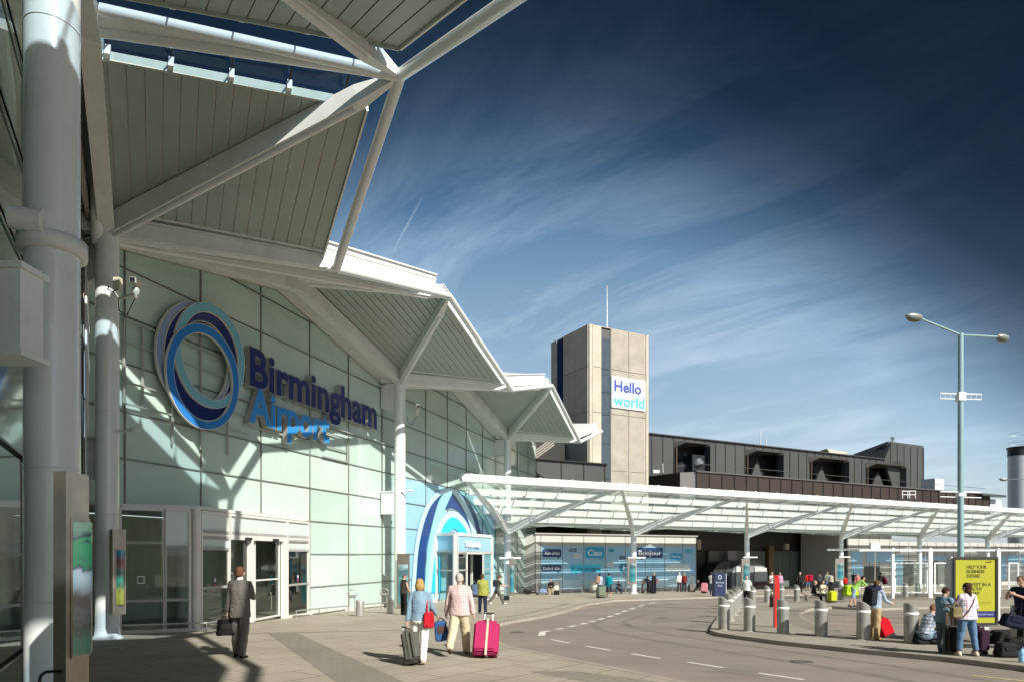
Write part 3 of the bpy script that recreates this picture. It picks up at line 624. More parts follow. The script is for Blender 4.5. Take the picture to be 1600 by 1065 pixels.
# white plinth along the foot of the glass + porch
M_pl = mat('plinth', (.60, .58, .53), .6, var=.15)
for t0, t1 in ((10.0, tB), (tB, 23.9), (30.5, tC)):
    mb = MB(); T('plinth', mb.prism([W(t0, lowW(t0) - .05, .02), W(t1, lowW(t1) - .05, .02), W(t1, lowW(t1) + .16, .02), W(t0, lowW(t0) + .16, .02)], WN * .14), M_pl)
for p, q in ((K0, K), (K, K + (K1 - K) * f2(357)), (K + (K1 - K) * f2(448), K1)):
    uu, nn, l = seg(p, q); T('plinth', MB().prism([p + ZU * (zg(p.y) - .05), q + ZU * (zg(q.y) - .05), q + ZU * (zg(q.y) + .10), p + ZU * (zg(p.y) + .10)], nn * .12), M_pl)
# low guard rail
def rail(pts, h=.26):
    mb = MB(); ps = [Vector((p.x, p.y, zg(p.y) + h)) for p in pts]; mb.path(ps, .028)
    for a, b in zip(pts, pts[1:]):
        k = max(1, int((b - a).length / 1.4))
        for i in range(k + 1):
            p = a + (b - a) * i / k; mb.tube((p.x, p.y, zg(p.y)), (p.x, p.y, zg(p.y) + h), .022, n=6)
    T('guard_rail', mb, mat('galvanised', (.45, .44, .42), .4, metal=.6))
uu, nn, l = seg(K, K1); k2 = seg(K0, K)[1]
rail([K0 + k2 * .45 - Vector((.6, .2, 0)), K + k2 * .4 + nn * .3, K + (K1 - K) * f2(356) + nn * .35]); rail([K + (K1 - K) * f2(449) + nn * .35, K1 + WN * .45, W0 + WU * 12.2 + WN * .4]); rail([W0 + WU * 13 + WN * .4, W0 + WU * 16 + WN * .4])
# ---------------- arrivals graphic and porch on bay BC
arr = T('arrivals_mural', MB().prism([W(tB + .95, lowW(tB + 1) + .2, .035), W(tB + 1.0, lowW(tB + 1) + .2, .035), W(tB + 1.0, 3.9, .035), W(tB + .95, 3.9, .035)], WN * .004), M_ltblue)
def ell(cx, cy, rx, ry, rot, n, P, a0=0, a1=360):
    o = []
    for i in range(n):
        t = R(a0 + (a1 - a0) * i / (n - (0 if a1 - a0 == 360 else 1))); x, y = rx * math.cos(t), ry * math.sin(t); c, s = math.cos(R(rot)), math.sin(R(rot)); o.append(P(cx + c * x - s * y, cy + s * x + c * y))
    return o
def band(cx, cy, rx, ry, rot, dx, dy, tx, ty, off, m, a0=180, a1=360, n=40):
    P = lambda x, y: WP(min(max(x, 634), 776), min(y, 932), off)
    a = ell(cx, cy, rx, ry, rot, n, P, a0, a1); b = ell(cx + dx, cy + dy, rx - tx, ry - ty, rot, n, P, a0, a1)
    mb = MB()
    for i in range(n - 1): mb.face([a[i], a[i + 1], b[i + 1], b[i]])
    SUB('ring_graphic', mb, m, arr)
Mw_ = mat('vinyl_pale', (.44, .67, .79), .3); Mc_ = mat('vinyl_cyan', (.02, .50, .78), .3); Ma_ = mat('vinyl_aqua', (.28, .68, .74), .3); Mn_ = mat('vinyl_navy', (.012, .05, .20), .3)
def smooth_line(p, k=6):
    o = []; p = [p[0]] + list(p) + [p[-1]]
    for a, b, c, d in zip(p, p[1:], p[2:], p[3:]):
        for i in range(k):
            t = i / k; o.append(tuple(.5 * ((2 * b[j]) + (-a[j] + c[j]) * t + (2 * a[j] - 5 * b[j] + 4 * c[j] - d[j]) * t * t + (-a[j] + 3 * b[j] - 3 * c[j] + d[j]) * t ** 3) for j in (0, 1)))
    return o + [p[-1]]
def arc(outer, inner, off, m):
    a = [WP(x, min(y, 925), off) for x, y in smooth_line(outer)]; b = [WP(x, min(y, 925), off) for x, y in smooth_line(inner)]; mb = MB()
    for i in range(len(a) - 1): mb.face([a[i], a[i + 1], b[i + 1], b[i]])
    SUB('ring_graphic', mb, m, arr)
arc(((649, 925), (651, 871), (660, 825), (672, 792), (690, 772), (705, 766), (720, 768), (735, 785), (746, 810), (752, 835), (755, 860)), ((663, 925), (665, 871), (672, 830), (682, 805), (695, 795), (706, 793), (716, 797), (724, 808), (732, 822), (737, 840), (738, 860)), .050, Mn_)
arc(((643, 925), (647, 865), (655, 818), (668, 785), (684, 768), (704, 762), (716, 768), (725, 780), (734, 797), (741, 815), (746, 840)), ((649, 925), (653, 865), (661, 822), (672, 792), (687, 774), (703, 769), (711, 774), (719, 786), (727, 801), (734, 819), (739, 840)), .058, Mw_)
arc(((663, 925), (667, 870), (671, 840), (678, 808), (686, 782), (695, 769)), ((670, 925), (675, 868), (681, 838), (690, 808), (698, 788), (707, 769)), .054, Ma_)
arc(((668, 925), (671, 880), (677, 845), (687, 815), (698, 801), (707, 797), (717, 801), (727, 812), (735, 828), (739, 850)), ((674, 925), (678, 880), (684, 848), (692, 823), (700, 811), (708, 807), (716, 811), (724, 820), (731, 833), (734, 850)), .064, Mw_)
arc(((674, 925), (678, 880), (684, 848), (692, 823), (700, 811), (708, 807), (716, 811), (724, 820), (731, 833), (734, 850)), ((690, 925), (690, 880), (692, 852), (698, 836), (704, 829), (709, 825), (714, 828), (719, 834), (724, 842), (727, 852)), .068, Mc_)
arc(((719, 766), (735, 778), (750, 794), (763, 816), (776, 848)), ((719, 769), (734, 782), (747, 797), (759, 820), (771, 852)), .056, Ma_)
# arrivals porch: box in front of the wall
def WB(px, off): return Wt(px, off)
o2 = 1.5; y_top = 832
t0_, t1_ = WB(711, o2), WB(769, o2); tt0 = WB(682, .1)
Ht = (HY - 834) * (W(t0_, 0, o2)).y / F; ps = [W(tt0, 0, .1), W(t0_, 0, o2), W(t1_, 0, o2), W(t1_, 0, .1)]
ap = T('arrivals_porch', MB().prism([p * 1.0 + ZU * Ht for p in ps], ZU * .12), M_mullw)
porch_save = porch; porch = ap
def flat(p): return Vector((p.x, p.y, 0))
pane_run(flat(ps[0]), flat(ps[1]), [(.03, .93, [(None, -.9, 'g'), (-.9, .15, 'g'), (.15, Ht - .02, 'b')])])
pane_run(flat(ps[1]), flat(ps[2]), [(.05, .28, [(None, -.9, 'g'), (-.9, .05, 'g')]), (.72, .97, [(None, -.9, 'g'), (-.9, .05, 'g')]), (.05, .97, [(.05, .13, 'm')]), (.05, .97, [(.13, Ht - .02, 'b')])])
pane_run(flat(ps[2]), flat(ps[3]), [(.03, .97, [(None, .1, 'g'), (.1, Ht - .02, 'b')])])
porch = porch_save
for p in ps: SUB('corner_post', MB().beam(flat(p) + ZU * zg(p.y), flat(p) + ZU * (EYE + Ht), .13, .13, up=WN), M_mullw, ap)
u_, n_, l_ = seg(flat(ps[1]), flat(ps[2])); b0 = flat(ps[1]) + u_ * (l_ * .22) + n_ * .10
SUB('lettering', text_mb('Arrivals', b0 + ZU * (EYE + .42) + u_ * .5, u_, ZU, .34, 1.75, .07, .012), mat('letter_white', (.85, .86, .86), .4), ap)
mb = MB()
for i in range(3): mb.box(b0 + ZU * (EYE + .48 + i * .1) + u_ * (.18 + .05 * (i % 2)), (.36, .04, .045), math.atan2(u_.y, u_.x))
SUB('arrow_icon', mb, MATS['letter_white'], ap)
SUB('door_leaf', MB().prism([flat(ps[1]) + u_ * (l_ * .30) + ZU * (zg(38)), flat(ps[1]) + u_ * (l_ * .30) - n_ * .9 + ZU * zg(38), flat(ps[1]) + u_ * (l_ * .30) - n_ * .9 + ZU * (EYE), flat(ps[1]) + u_ * (l_ * .30) + ZU * (EYE)], u_ * .05), M_dark, ap)
SUB('lobby_wall', MB().prism([W(tt0, lowW(30), -2), W(t1_, lowW(30), -2), W(t1_, 1, -2), W(tt0, 1, -2)], WN * -.1), mat('lobby', (.35, .35, .30), .7, var=.2, vscale=1), ap)
# ================================================================== big emblem and lettering on the glass wall
M_edge = mat('sign_edge', (.42, .42, .40), .4, metal=.3)
emb = thing('ring_emblem', 'large emblem of overlapping blue, navy and aqua rings mounted on the glass wall', 'emblem', W(4.2, 3.6, .3))
def ering(cx, cy, rx, ry, rot, dx, dy, tx, ty, o0, dep, m, nm='ring'):
    P = lambda x, y: WP(x, y, o0); n = 64
    a = ell(cx, cy, rx, ry, rot, n, P); b = ell(cx + dx, cy + dy, rx - tx, ry - ty, rot, n, P)
    r = build(nm, MB().ring(a, b, WN * dep), m, emb)
    a2 = ell(cx, cy, rx + 1.1, ry + 1.1, rot, n, P); b2 = ell(cx + dx, cy + dy, rx - tx - 1.1, ry - ty - 1.1, rot, n, P)
    e_ = build('ring_edge', MB().ring(a2, b2, WN * (dep - .012)), M_rim, emb); e_.parent = r
M_rim = mat('ring_rim', (.62, .62, .58), .4)
Mr_n = mat('ring_navy', (.012, .022, .13), .25, coat=.3); Mr_b = mat('ring_blue', (.03, .20, .56), .25, coat=.3); Mr_a = mat('ring_aqua', (.18, .44, .54), .25, coat=.3); Mr_g = mat('ring_lilac', (.26, .33, .50), .25, coat=.3)
ering(300, 556, 58, 84, -10, 3, 2, 7, 7, .20, .10, Mr_g)
ering(312, 567, 58, 90, -10, 2, 0, 15, 23, .23, .11, Mr_n)
ering(324, 555, 53, 83, -12, 1, 1, 9, 13, .32, .09, Mr_a)
ering(313.5, 588, 55, 83, -12, 1, 1, 9.5, 12.5, .38, .09, Mr_b)
M_alu = mat('support_rail', (.50, .52, .48), .4, metal=.5)
sr = []
for y0, y1 in ((487, 513), (513, 540), (570, 592), (592, 622)): sr.append((y0, y1))
def rail_h(H, t0, t1, th=.045):
    mb = MB(); mb.beam(W(t0, H, .14), W(t1, H, .14), th, th, up=WN); build('support_rail', mb, M_alu, emb)
tL = Wt(195, .14)
for H in (6.45, 5.85, 4.75, 4.15): rail_h(H, tL, 15.9 if H in (5.85,) else 6.3)
for t in (tL, Wt(224, .14), Wt(271, .14), Wt(315, .14), Wt(357, .14)):
    build('support_rail', MB().beam(W(t, 3.3 if 200 < t * 0 + 250 and t > 2 else 4.1, .11), W(t, 7.3 if t > 2 else 6.5, .11), .05, .05, up=WN), M_alu, emb)
nsign = thing('lettering_sign', 'raised navy and sky blue words Birmingham Airport on the glass wall', 'sign', W(7, 4.7, .2))
def word(s, px, pyb, px2, cap, m, dep=.22, off=.12, bold=.022, tr=0):
    p = WP(px, pyb, off + dep); q = WP(px2, pyb, off + dep); wd = (q - p).xy.length; H = p.z
    x = 0; fr = text_mb(s, Vector((p.x, p.y, H)) - WN * .012, WU, ZU, cap, wd, .012, bold)
    o = build('lettering', fr, m, nsign)
    bk = text_mb(s, Vector((p.x, p.y, H)) - WN * dep, WU, ZU, cap, wd, dep - .013, bold + .012); e_ = build('letter_side', bk, M_edge, nsign); e_.parent = o
word('Birmingham', 391, 599, 589, 1.27, mat('letter_navy', (.015, .022, .14), .3), bold=.028)
word('Airport', 390, 656, 515, 1.18, mat('letter_blue', (.035, .26, .66), .3), bold=.028)
for H, t0, t1 in ((5.3, Wt(380, .12), 15.9), (4.45, Wt(380, .12), Wt(544, .12)), (4.0, Wt(505, .12), Wt(544, .12)), (5.0, Wt(505, .12), Wt(544, .12))):
    build('support_rail', MB().beam(W(t0, H, .09), W(t1, H, .09), .05, .05, up=WN), M_alu, nsign)
build('support_rail', MB().beam(W(Wt(544, .12), 3.95, .09), W(Wt(544, .12), 5.05, .09), .05, .05, up=WN), M_alu, nsign)
# ================================================================== long glass canopy
can = thing('glass_canopy', 'long white steel and glass walkway canopy on forked columns', 'canopy', RW(20, 2, rg(20, 2)))
dcol = [0, 11.26, 23.8, 36.6, 49.5, 62.8, 76, 89]; dtip = [-5.92, 5.6, 17.5, 30.2, 43, 56.2, 69.4, 82.5]
HT = 4.5; WT = 5.66; WB_ = -3.2; HB = 2.15; HN = 1.8
def hc(wv): return HB + (HT - HB) * (wv - WB_) / (WT - WB_)
for i, d in enumerate(dcol):
    lo = rg(d, 0)
    if i:
        mb = MB(); mb.tube(RW(d, 0, lo), RW(d, 0, HN + .1), .22, n=20); mb.lathe(RW(d, 0, lo), [(.32, 0), (.32, .05), (.23, .12)], 20); ck = build('column', mb, M_tube, can)
    node = RW(d, 0, HN)
    for k in (i, i + 1):
        if k >= len(dtip): continue
        tp = RW(dtip[k], WT, HT - .1); dd = (tp - node).normalized()
        mb = MB(); m1 = node + (tp - node) * .22
        mb.beam(node - ZU * .1, m1, .20, .62, .26, .56); mb.beam(m1, tp, .26, .55, .12, .12); mb.beam(m1 - dd * .04, m1 + dd * .04, .36, .66)
        build('fork_strut', mb, M_white, can)
    for k in (i, i + 1):
        if k >= len(dtip): continue
        tp = RW(dtip[k], WB_, HB + .05)
        mb = MB(); mb.prism([RW(d, 0, HN - .02), tp, RW(d, WB_, HB + .05)], ZU * .08); build('back_plate', mb, M_soffit, can)
mb = MB(); mb.beam(RW(dtip[0] - .3, WT, HT + .02), RW(92, WT, HT + .02), .34, .42); mb.tube(RW(dtip[0] - .3, WT + .12, HT - .14), RW(92, WT + .12, HT - .14), .13); build('edge_beam', mb, M_white, can)
for wv in (3.9, 2.2, .55, -1.1):
    k0 = -5.9 + (WT - wv) * .6
    mb = MB(); mb.beam(RW(k0, wv, hc(wv) - .16), RW(92, wv, hc(wv) - .16), .12, .40); mb.tube(RW(k0, wv - .55, hc(wv) - .15), RW(92, wv - .55, hc(wv) - .15), .05, n=8); build('purlin', mb, M_white, can)
mb = MB(); mb.face([RW(-1.5, -1.2, hc(-1.2) + .02), RW(92, -1.2, hc(-1.2) + .02), RW(92, WB_, HB + .12), RW(-1.0, WB_, HB + .12)]); build('solid_panel', mb, M_canback, can)
d = -5.5
while d < 91:
    e1 = min(d + 2.4, 92); wlo = -1.25 if d > -2 else 1.0 - d * .6 - 2
    build('roof_pane', MB().face([RW(d + .02, WT - .1, HT + .16), RW(e1 - .02, WT - .1, HT + .16), RW(e1 - .02, wlo, hc(wlo) + .10), RW(d + .02, wlo, hc(wlo) + .10)]), M_canglass, can)
    mb = MB(); mb.beam(RW(d, WT, HT + .23), RW(d, WT - .3, HT + .23), .10, .14); build('glass_clamp', mb, M_white, can)
    if d > -3: build('rafter', MB().beam(RW(d, WT - .1, HT + .09), RW(d, wlo, hc(wlo) + .04), .045, .07), M_white, can)
    d += 2.4
for i, d in enumerate(dcol[:5]):   # cross-arms on the columns
    if i in (0, 1, 2, 3):
        mb = MB(); mb.beam(RW(d - .85, .35, -.02 - .25), RW(d + .85, .35, -.02 - .25), .14, .10); build('light_arm', mb, M_white, can)
# ================================================================== panelled wall with greetings
M_pan = mat('grey_wall_panel', (.46, .46, .43), .35, var=.06, vscale=.4); M_pand = mat('panel_shade', (.30, .31, .29), .5)
M_gblue = mat('wall_vinyl_blue', (.30, .54, .72), .35, var=.05); M_gpale = mat('wall_vinyl_pale', (.52, .72, .82), .4, var=.05)
WW = -4.98
gw = thing('panelled_wall', 'grey panelled wall wrapped in blue graphics with greeting speech bubbles', 'wall', RW(14, WW, rg(14, WW)))
dA, dB = Rd(836, WW), Rd(1088, WW); HTW = 1.62
mb = MB(); mb.prism([RW(dA, WW, rg(dA, WW) - .1), RW(dB, WW, rg(dB, WW) - .1), RW(dB, WW, HTW), RW(dA, WW, HTW)], -RN * 5); build('wall_body', mb, M_pan, gw)
mb = MB(); q0 = RW(dA - .02, WW - .02, rg(dA, WW) - .1); q1 = RW(dA - 1.6, WW - 1.1, rg(dA, WW) - .1); up = ZU * (HTW - rg(dA, WW) + .1)
mb.prism([q0, q1, q1 + up, q0 + up], -RN * .2); build('return_panel', mb, M_pan, gw)
mb = MB(); mb.beam(RW(dA - .1, WW + .04, HTW + .05), RW(dB + .05, WW + .04, HTW + .05), .25, .10); build('coping', mb, mat('coping', (.35, .34, .32), .5), gw)
def sheetR(name, x0, y0, x1, y1, off, m, par, rnd=0):
    a, b = RP(x0, y0, WW + off), RP(x1, y1, WW + off); z1, z0 = a.z, b.z
    pts = [Vector((a.x, a.y, z0)), Vector((b.x, b.y, z0)), Vector((b.x, b.y, z1)), Vector((a.x, a.y, z1))]
    return build(name, MB().prism(pts, RN * .004), m, par)
x0b = 845
dd0, dd1 = Rd(845, WW), Rd(1087, WW)
def rect(name, d0, d1, h0a, h0b, h1a, h1b, off, m, par): return build(name, MB().prism([RW(d0, WW + off, h0a), RW(d1, WW + off, h0b), RW(d1, WW + off, h1b), RW(d0, WW + off, h1a)], RN * .004), m, par)
hb = RH(850, 852, WW)
rect('blue_vinyl', dd0, dd1, rg(dd0, WW) + .25, rg(dd1, WW) + .25, hb, hb, .002, M_gblue, gw)
h2 = RH(950, 904, WW); rect('pale_vinyl', dd0, dd1, rg(dd0, WW) + .25, rg(dd1, WW) + .25, h2, h2, .008, M_gpale, gw)
mb = MB()
for x in (836.5, 845, 878.5, 912, 945.5, 977, 1008, 1038.5, 1066.5, 1087.5):
    d = Rd(x, WW); build('panel_joint', MB().beam(RW(d, WW + .012, rg(d, WW)), RW(d, WW + .012, HTW), .045, .03, up=RN), mat('panel_joint', (.20, .20, .19), .6), gw)
M_tw = mat('text_white', (.9, .9, .9), .5); M_bn = mat('bubble_navy', (.015, .05, .15), .4); M_bc = mat('bubble_cyan', (.01, .36, .64), .4); M_bw = mat('bubble_white', (.62, .68, .70), .4); M_bg = mat('text_grey', (.25, .32, .38), .5); M_bt = mat('bubble_teal', (.02, .22, .36), .4); M_cb = mat('bubble_bright', (.05, .58, .84), .4)
def bubble(txt, x0, y0, x1, y1, m, tm, cap, tail=.75, tw=.82, up=False, bold=.007):
    a, b = RP(x0, (y0 + y1) / 2, WW), RP(x1, (y0 + y1) / 2, WW); H1, H0 = RH((x0 + x1) / 2, y0, WW), RH((x0 + x1) / 2, y1, WW); d0, d1 = Rd(x0, WW), Rd(x1, WW); wd = d1 - d0; ht = H1 - H0; r = min(.14, ht * .25)
    P_ = lambda d, h: RW(d, WW + .020, h); pts = []
    for cx, cy, a0 in ((d1 - r, H1 - r, 0), (d0 + r, H1 - r, 90), (d0 + r, H0 + r, 180), (d1 - r, H0 + r, 270)):
        for k in range(4): t = R(a0 + 30 * k); pts.append(P_(cx + r * math.cos(t), cy + r * math.sin(t)))
    bb = build('speech_bubble', MB().prism(pts, RN * .006), m, gw)
    tl = build('bubble_tail', MB().prism([P_(d0 + wd * tail, H0 + .003), P_(d0 + wd * (tail + .12), H0 + .003), P_(d0 + wd * (tail + .10), H0 - ht * .28)], RN * .006), m, gw); tl.parent = bb
    tx = build('greeting_text', text_mb(txt, RW((d0 + d1) / 2, WW + .028, H0 + (ht - cap) / 2), RU, ZU, cap, wd * tw, .004, bold, 'C'), tm, gw); tx.parent = bb
bubble('Xin chào', 847.5, 857, 877, 869.5, M_bn, M_tw, .26); bubble('Dobrý den', 846, 881.5, 877, 892, M_bn, M_tw, .26, tw=.86)
bubble('Ciao', 914.5, 854, 944, 871, M_bc, M_tw, .50, tw=.75, tail=.78); bubble('Kuzu-zangpo', 891, 881, 939, 893, M_cb, M_bn, .34, tail=.1, tw=.92, bold=.008)
bubble('Bonjour', 995, 855, 1035.5, 870.5, M_bn, M_tw, .46, tw=.88, tail=.1); bubble('Hi', 968, 879.5, 990, 892, M_bt, M_tw, .42, tail=.2, tw=.5)
bubble('Hallo', 889, 856.3, 900.5, 861, M_bn, M_tw, .12, bold=0); bubble('Ola', 896, 864, 908, 871.5, M_bw, M_bg, .14, tail=.2, tw=.6, bold=0); bubble('Hei', 951, 856.5, 959.5, 861.5, M_bc, M_bn, .11, tail=.2, bold=0)
bubble('Yo', 968, 868, 976, 873, M_bn, M_tw, .12, tail=.1, bold=0, tw=.5); bubble('Ciao', 948, 878, 959, 884.5, M_bw, M_bg, .14, tail=.2, tw=.7, bold=0)
bubble('Nei ho', 1047.5, 863.5, 1065, 873.5, M_bc, M_tw, .22, tail=.0, tw=.8); bubble('Namaste', 1070, 857.5, 1082, 862.5, M_bc, M_bw, .10, tail=.2, bold=0, tw=.8)
bubble('Konnichiwa', 1041, 880.5, 1078, 892, M_bw, M_bg, .28, tail=.2, tw=.84)
# ================================================================== recess and lighter wall further along
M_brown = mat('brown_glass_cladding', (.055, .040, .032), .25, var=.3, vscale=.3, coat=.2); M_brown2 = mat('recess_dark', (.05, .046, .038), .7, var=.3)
rec = thing('recessed_frontage', 'dark recessed ground floor frontage behind the canopy columns', 'building', RW(34, -12, rg(34, -12)))
d0, d1 = dB - .4, Rd(1272, -12)
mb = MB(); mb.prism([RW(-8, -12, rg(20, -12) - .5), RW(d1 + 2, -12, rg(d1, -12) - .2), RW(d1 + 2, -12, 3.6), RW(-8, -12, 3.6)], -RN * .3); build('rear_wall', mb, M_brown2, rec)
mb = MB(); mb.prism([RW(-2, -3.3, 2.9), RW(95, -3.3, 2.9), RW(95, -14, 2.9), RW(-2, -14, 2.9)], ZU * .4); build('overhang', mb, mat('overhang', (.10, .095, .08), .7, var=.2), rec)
a, b = Rd(1108, -11.5), Rd(1196, -11.5); h = RH(1150, 860, -11.5)
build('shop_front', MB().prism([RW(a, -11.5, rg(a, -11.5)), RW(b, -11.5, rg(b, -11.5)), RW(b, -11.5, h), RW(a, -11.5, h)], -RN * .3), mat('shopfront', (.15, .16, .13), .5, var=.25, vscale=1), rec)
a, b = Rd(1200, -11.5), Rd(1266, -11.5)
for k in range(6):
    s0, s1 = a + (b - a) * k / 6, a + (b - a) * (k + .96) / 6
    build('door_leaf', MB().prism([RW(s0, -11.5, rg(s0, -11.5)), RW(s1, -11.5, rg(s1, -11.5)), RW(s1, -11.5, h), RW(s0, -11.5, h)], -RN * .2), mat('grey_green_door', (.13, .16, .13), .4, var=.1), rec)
for x, y, ww, hh in ((1091, 850, .5, 1.0), (1228.5, 853.5, .6, .65), (1204, 884, .8, 4.5)):
    q = RP(x, y, -9 if hh < 2 else -11.2); build('light_box' if hh < 2 else 'timber_post', MB().box(q, (ww, .3, hh), math.atan2(.484, .875)), mat('beige_box', (.38, .32, .22), .5, var=.2) if hh < 2 else mat('timber', (.22, .14, .06), .6, var=.3), rec)
q = RP(1144, 867, -10.5); build('wall_notice', MB().box(q, (1.3, .05, 1.0), math.atan2(.484, .875)), mat('notice', (.30, .26, .27), .5), rec)
# light wall 1325..1600
lw_ = thing('panelled_frontage', 'pale grey panelled frontage with blue window graphics beyond the dark recess', 'building', RW(60, WW, rg(60, WW)))
da, db, dc = Rd(1325, WW), Rd(1393, WW), 95
build('wall_body', MB().prism([RW(da, WW, rg(da, WW) - .1), RW(dc, WW, rg(dc, WW) - .1), RW(dc, WW, 1.45), RW(da, WW, 1.45)], -RN * 6), M_pan, lw_)
build('tall_panel', MB().prism([RW(da, WW + .006, 1.45), RW(db, WW + .006, 1.45), RW(db, WW + .006, 2.9), RW(da, WW + .006, 2.9)], -RN * 6), M_pan, lw_)
build('angled_wall', MB().prism([RW(da, WW, rg(da, WW) - .1), RW(Rd(1273, -10.5), -10.5, rg(da, WW) - .1), RW(Rd(1273, -10.5), -10.5, 2.9), RW(da, WW, 2.9)], -RU * .2), mat('angled_wall', (.13, .14, .13), .5, var=.15), lw_)
d = da
while d < dc:
    build('panel_joint', MB().beam(RW(d, WW + .012, rg(d, WW)), RW(d, WW + .012, 1.45 if d > db else 2.88), .05, .03, up=RN), MATS['panel_joint'], lw_); d += 1.85
def rr(nm, x0, x1, y0, y1, m, off=.02, th=.01):
    xm = (x0 + x1) / 2; a, b = Rd(x0, WW + off), Rd(x1, WW + off); h1, h0 = RH(xm, y0, WW + off), RH(xm, y1, WW + off)
    return build(nm, MB().prism([RW(a, WW + off, h0), RW(b, WW + off, h0), RW(b, WW + off, h1), RW(a, WW + off, h1)], RN * th), m, lw_)
for x0, x1, y0, y1 in ((1330, 1348, 860, 878), (1331, 1347, 880, 912), (1354, 1392, 862, 878), (1398, 1411, 866, 914), (1560, 1572, 868, 905), (1575, 1640, 866, 880), (1440, 1490, 868, 875)): rr('blue_panel', x0, x1, y0, y1, M_gblue)
for x0, x1, y0, y1 in ((1411, 1427, 876, 915), (1458, 1466, 876, 912), (1476, 1488, 876, 914), (1350, 1375, 884, 910)): rr('window', x0, x1, y0, y1, mat('window_dark', (.03, .045, .04), .1, spec=.8), .022)
for x in (1444, 1556, 1592): rr('downpipe', x, x + 1.6, 850, 916, M_white, .04, .08)
# ================================================================== upper storeys
M_par = mat('brown_parapet_glass', (.055, .040, .034), .3, var=.3, vscale=.15); M_dg = mat('dark_grey_cladding', (.068, .070, .068), .38, var=.22, vscale=.12); M_seam = mat('black_seam', (.01, .01, .01), .5)
low = thing('low_building', 'long low building with brown glass parapet above the canopy', 'building', RW(50, -9, rg(50, -9)))
wp_ = -9; a, b = Rd(1088, wp_), Rd(1546, wp_); HP = 8.3
build('parapet', MB().prism([RW(a, wp_, 3.4), RW(b, wp_, 3.4), RW(b, wp_, HP), RW(a, wp_, HP)], -RN * 10), M_par, low)
n = 31
for k in range(n + 1):
    d = a + (b - a) * k / n; build('panel_joint', MB().beam(RW(d, wp_ + .03, 3.4), RW(d, wp_ + .03, HP), .10, .08, up=RN), M_seam, low)
build('coping', MB().beam(RW(a - .1, wp_ + .02, HP + .05), RW(b + .3, wp_ + .02, HP + .05), .3, .14), mat('coping_dark', (.10, .09, .085), .4), low)
build('handrail', MB().path([RW(a, wp_ - .5, HP + .9), RW(b, wp_ - .5, HP + .9)], .03), mat('handrail_dark', (.08, .07, .06), .5), low)
a2 = Rd(1066, wp_ - .9); build('parapet', MB().prism([RW(a - .02, wp_ - .02, 3.4), RW(a2, wp_ - 1.2, 3.4), RW(a2, wp_ - 1.2, HP), RW(a - .02, wp_ - .02, HP)], -RN * 5), mat('pale_panel', (.28, .27, .25), .4, var=.1), low)
a3 = Rd(1012, wp_ - 5.5); build('parapet', MB().prism([RW(a2 - .02, wp_ - 1.22, 3.4), RW(a3, wp_ - 5.5, 3.4), RW(a3, wp_ - 5.5, HP), RW(a2 - .02, wp_ - 1.22, HP)], -RN * 1), M_brown, low)
build('white_end', MB().prism([RW(b + .02, wp_ - .6, 3), RW(Rd(1565, wp_ - .6), wp_ - .6, 3), RW(Rd(1565, wp_ - .6), wp_ - .6, HP - .5), RW(b + .02, wp_ - .6, HP - .5)], -RN * 8), mat('white_cladding', (.55, .58, .60), .5), low)
build('end_cap', MB().beam(RW(b - 3.2, wp_ + .3, HP - .12), RW(Rd(1564, wp_), wp_ + .3, HP - .12), .8, .3), M_dg, low)
upb = thing('upper_building', 'dark grey clad upper storey with hooded black window recesses and a raised end', 'building', RW(50, -20, rg(50, -20)))
wu = -20; a, b = Rd(1000, wu), Rd(1382, wu); HU = 14.1; hoods = ((1054, 1103, 695, 737), (1165, 1217, 708, 745), (1265, 1319, 719, 752), (1353, 1408, 728, 761))
e2 = Rd(1443, wu); HE = 16.9
# wall built round the openings
edges = []
for x0, x1, y0, y1 in hoods: edges.append((Rd(x0, wu), Rd(x1, wu), RH((x0 + x1) / 2, y0, wu), 7))
cur = a; mb = MB()
for s0, s1, hh, _ in edges:
    mb.prism([RW(cur, wu, 6), RW(s0, wu, 6), RW(s0, wu, HU), RW(cur, wu, HU)], -RN * .4); mb.prism([RW(s0, wu, hh), RW(s1, wu, hh), RW(s1, wu, HU), RW(s0, wu, HU)], -RN * .4)
    # set-back triangular infill of the recess
    m_ = (s0 + s1) / 2; mb.prism([RW(s0 + .3, wu - .9, 6), RW(s1 - .3, wu - .9, 6), RW(m_, wu - .9, hh - .6)], -RN * .3); cur = s1
mb.prism([RW(cur, wu, 6), RW(b, wu, 6), RW(b, wu, HU), RW(cur, wu, HU)], -RN * .4) if b > cur else None
mb.prism([RW(b + .001, wu, HU - 1e-3), RW(Rd(1393, wu), wu, HE), RW(e2, wu, RH(1443, 696, wu)), RW(e2, wu, 6), RW(max(cur, b) + .001, wu, 6)], -RN * .4)
build('wall', mb, M_dg, upb)
build('roof', MB().prism([RW(a, wu - .05, HU - .3), RW(e2, wu - .05, HU - .3), RW(e2, wu - 16, HU - .3), RW(a, wu - 16, HU - .3)], ZU * .2), M_dg, upb)
build('sloped_roof', MB().prism([RW(Rd(1313, wu - 6), wu - 8, HU + .2), RW(Rd(1392, wu), wu - .3, HE + .1), RW(b, wu - .3, HU - .2), RW(Rd(1300, wu), wu - 4, HU - .2)], -RN * .3), mat('dark_slope', (.03, .035, .04), .3), upb)
build('end_wall', MB().prism([RW(e2, wu, 3), RW(e2, wu - 14, 3), RW(e2, wu - 14, HE - .4), RW(e2, wu, HE - .4)], RU * -.3), M_dg, upb)
build('dark_core', MB().prism([RW(a, wu - 2, 5), RW(e2 - .3, wu - 2, 5), RW(e2 - .3, wu - 2, HU - .4), RW(a, wu - 2, HU - .4)], -RN * .2), M_black, upb)
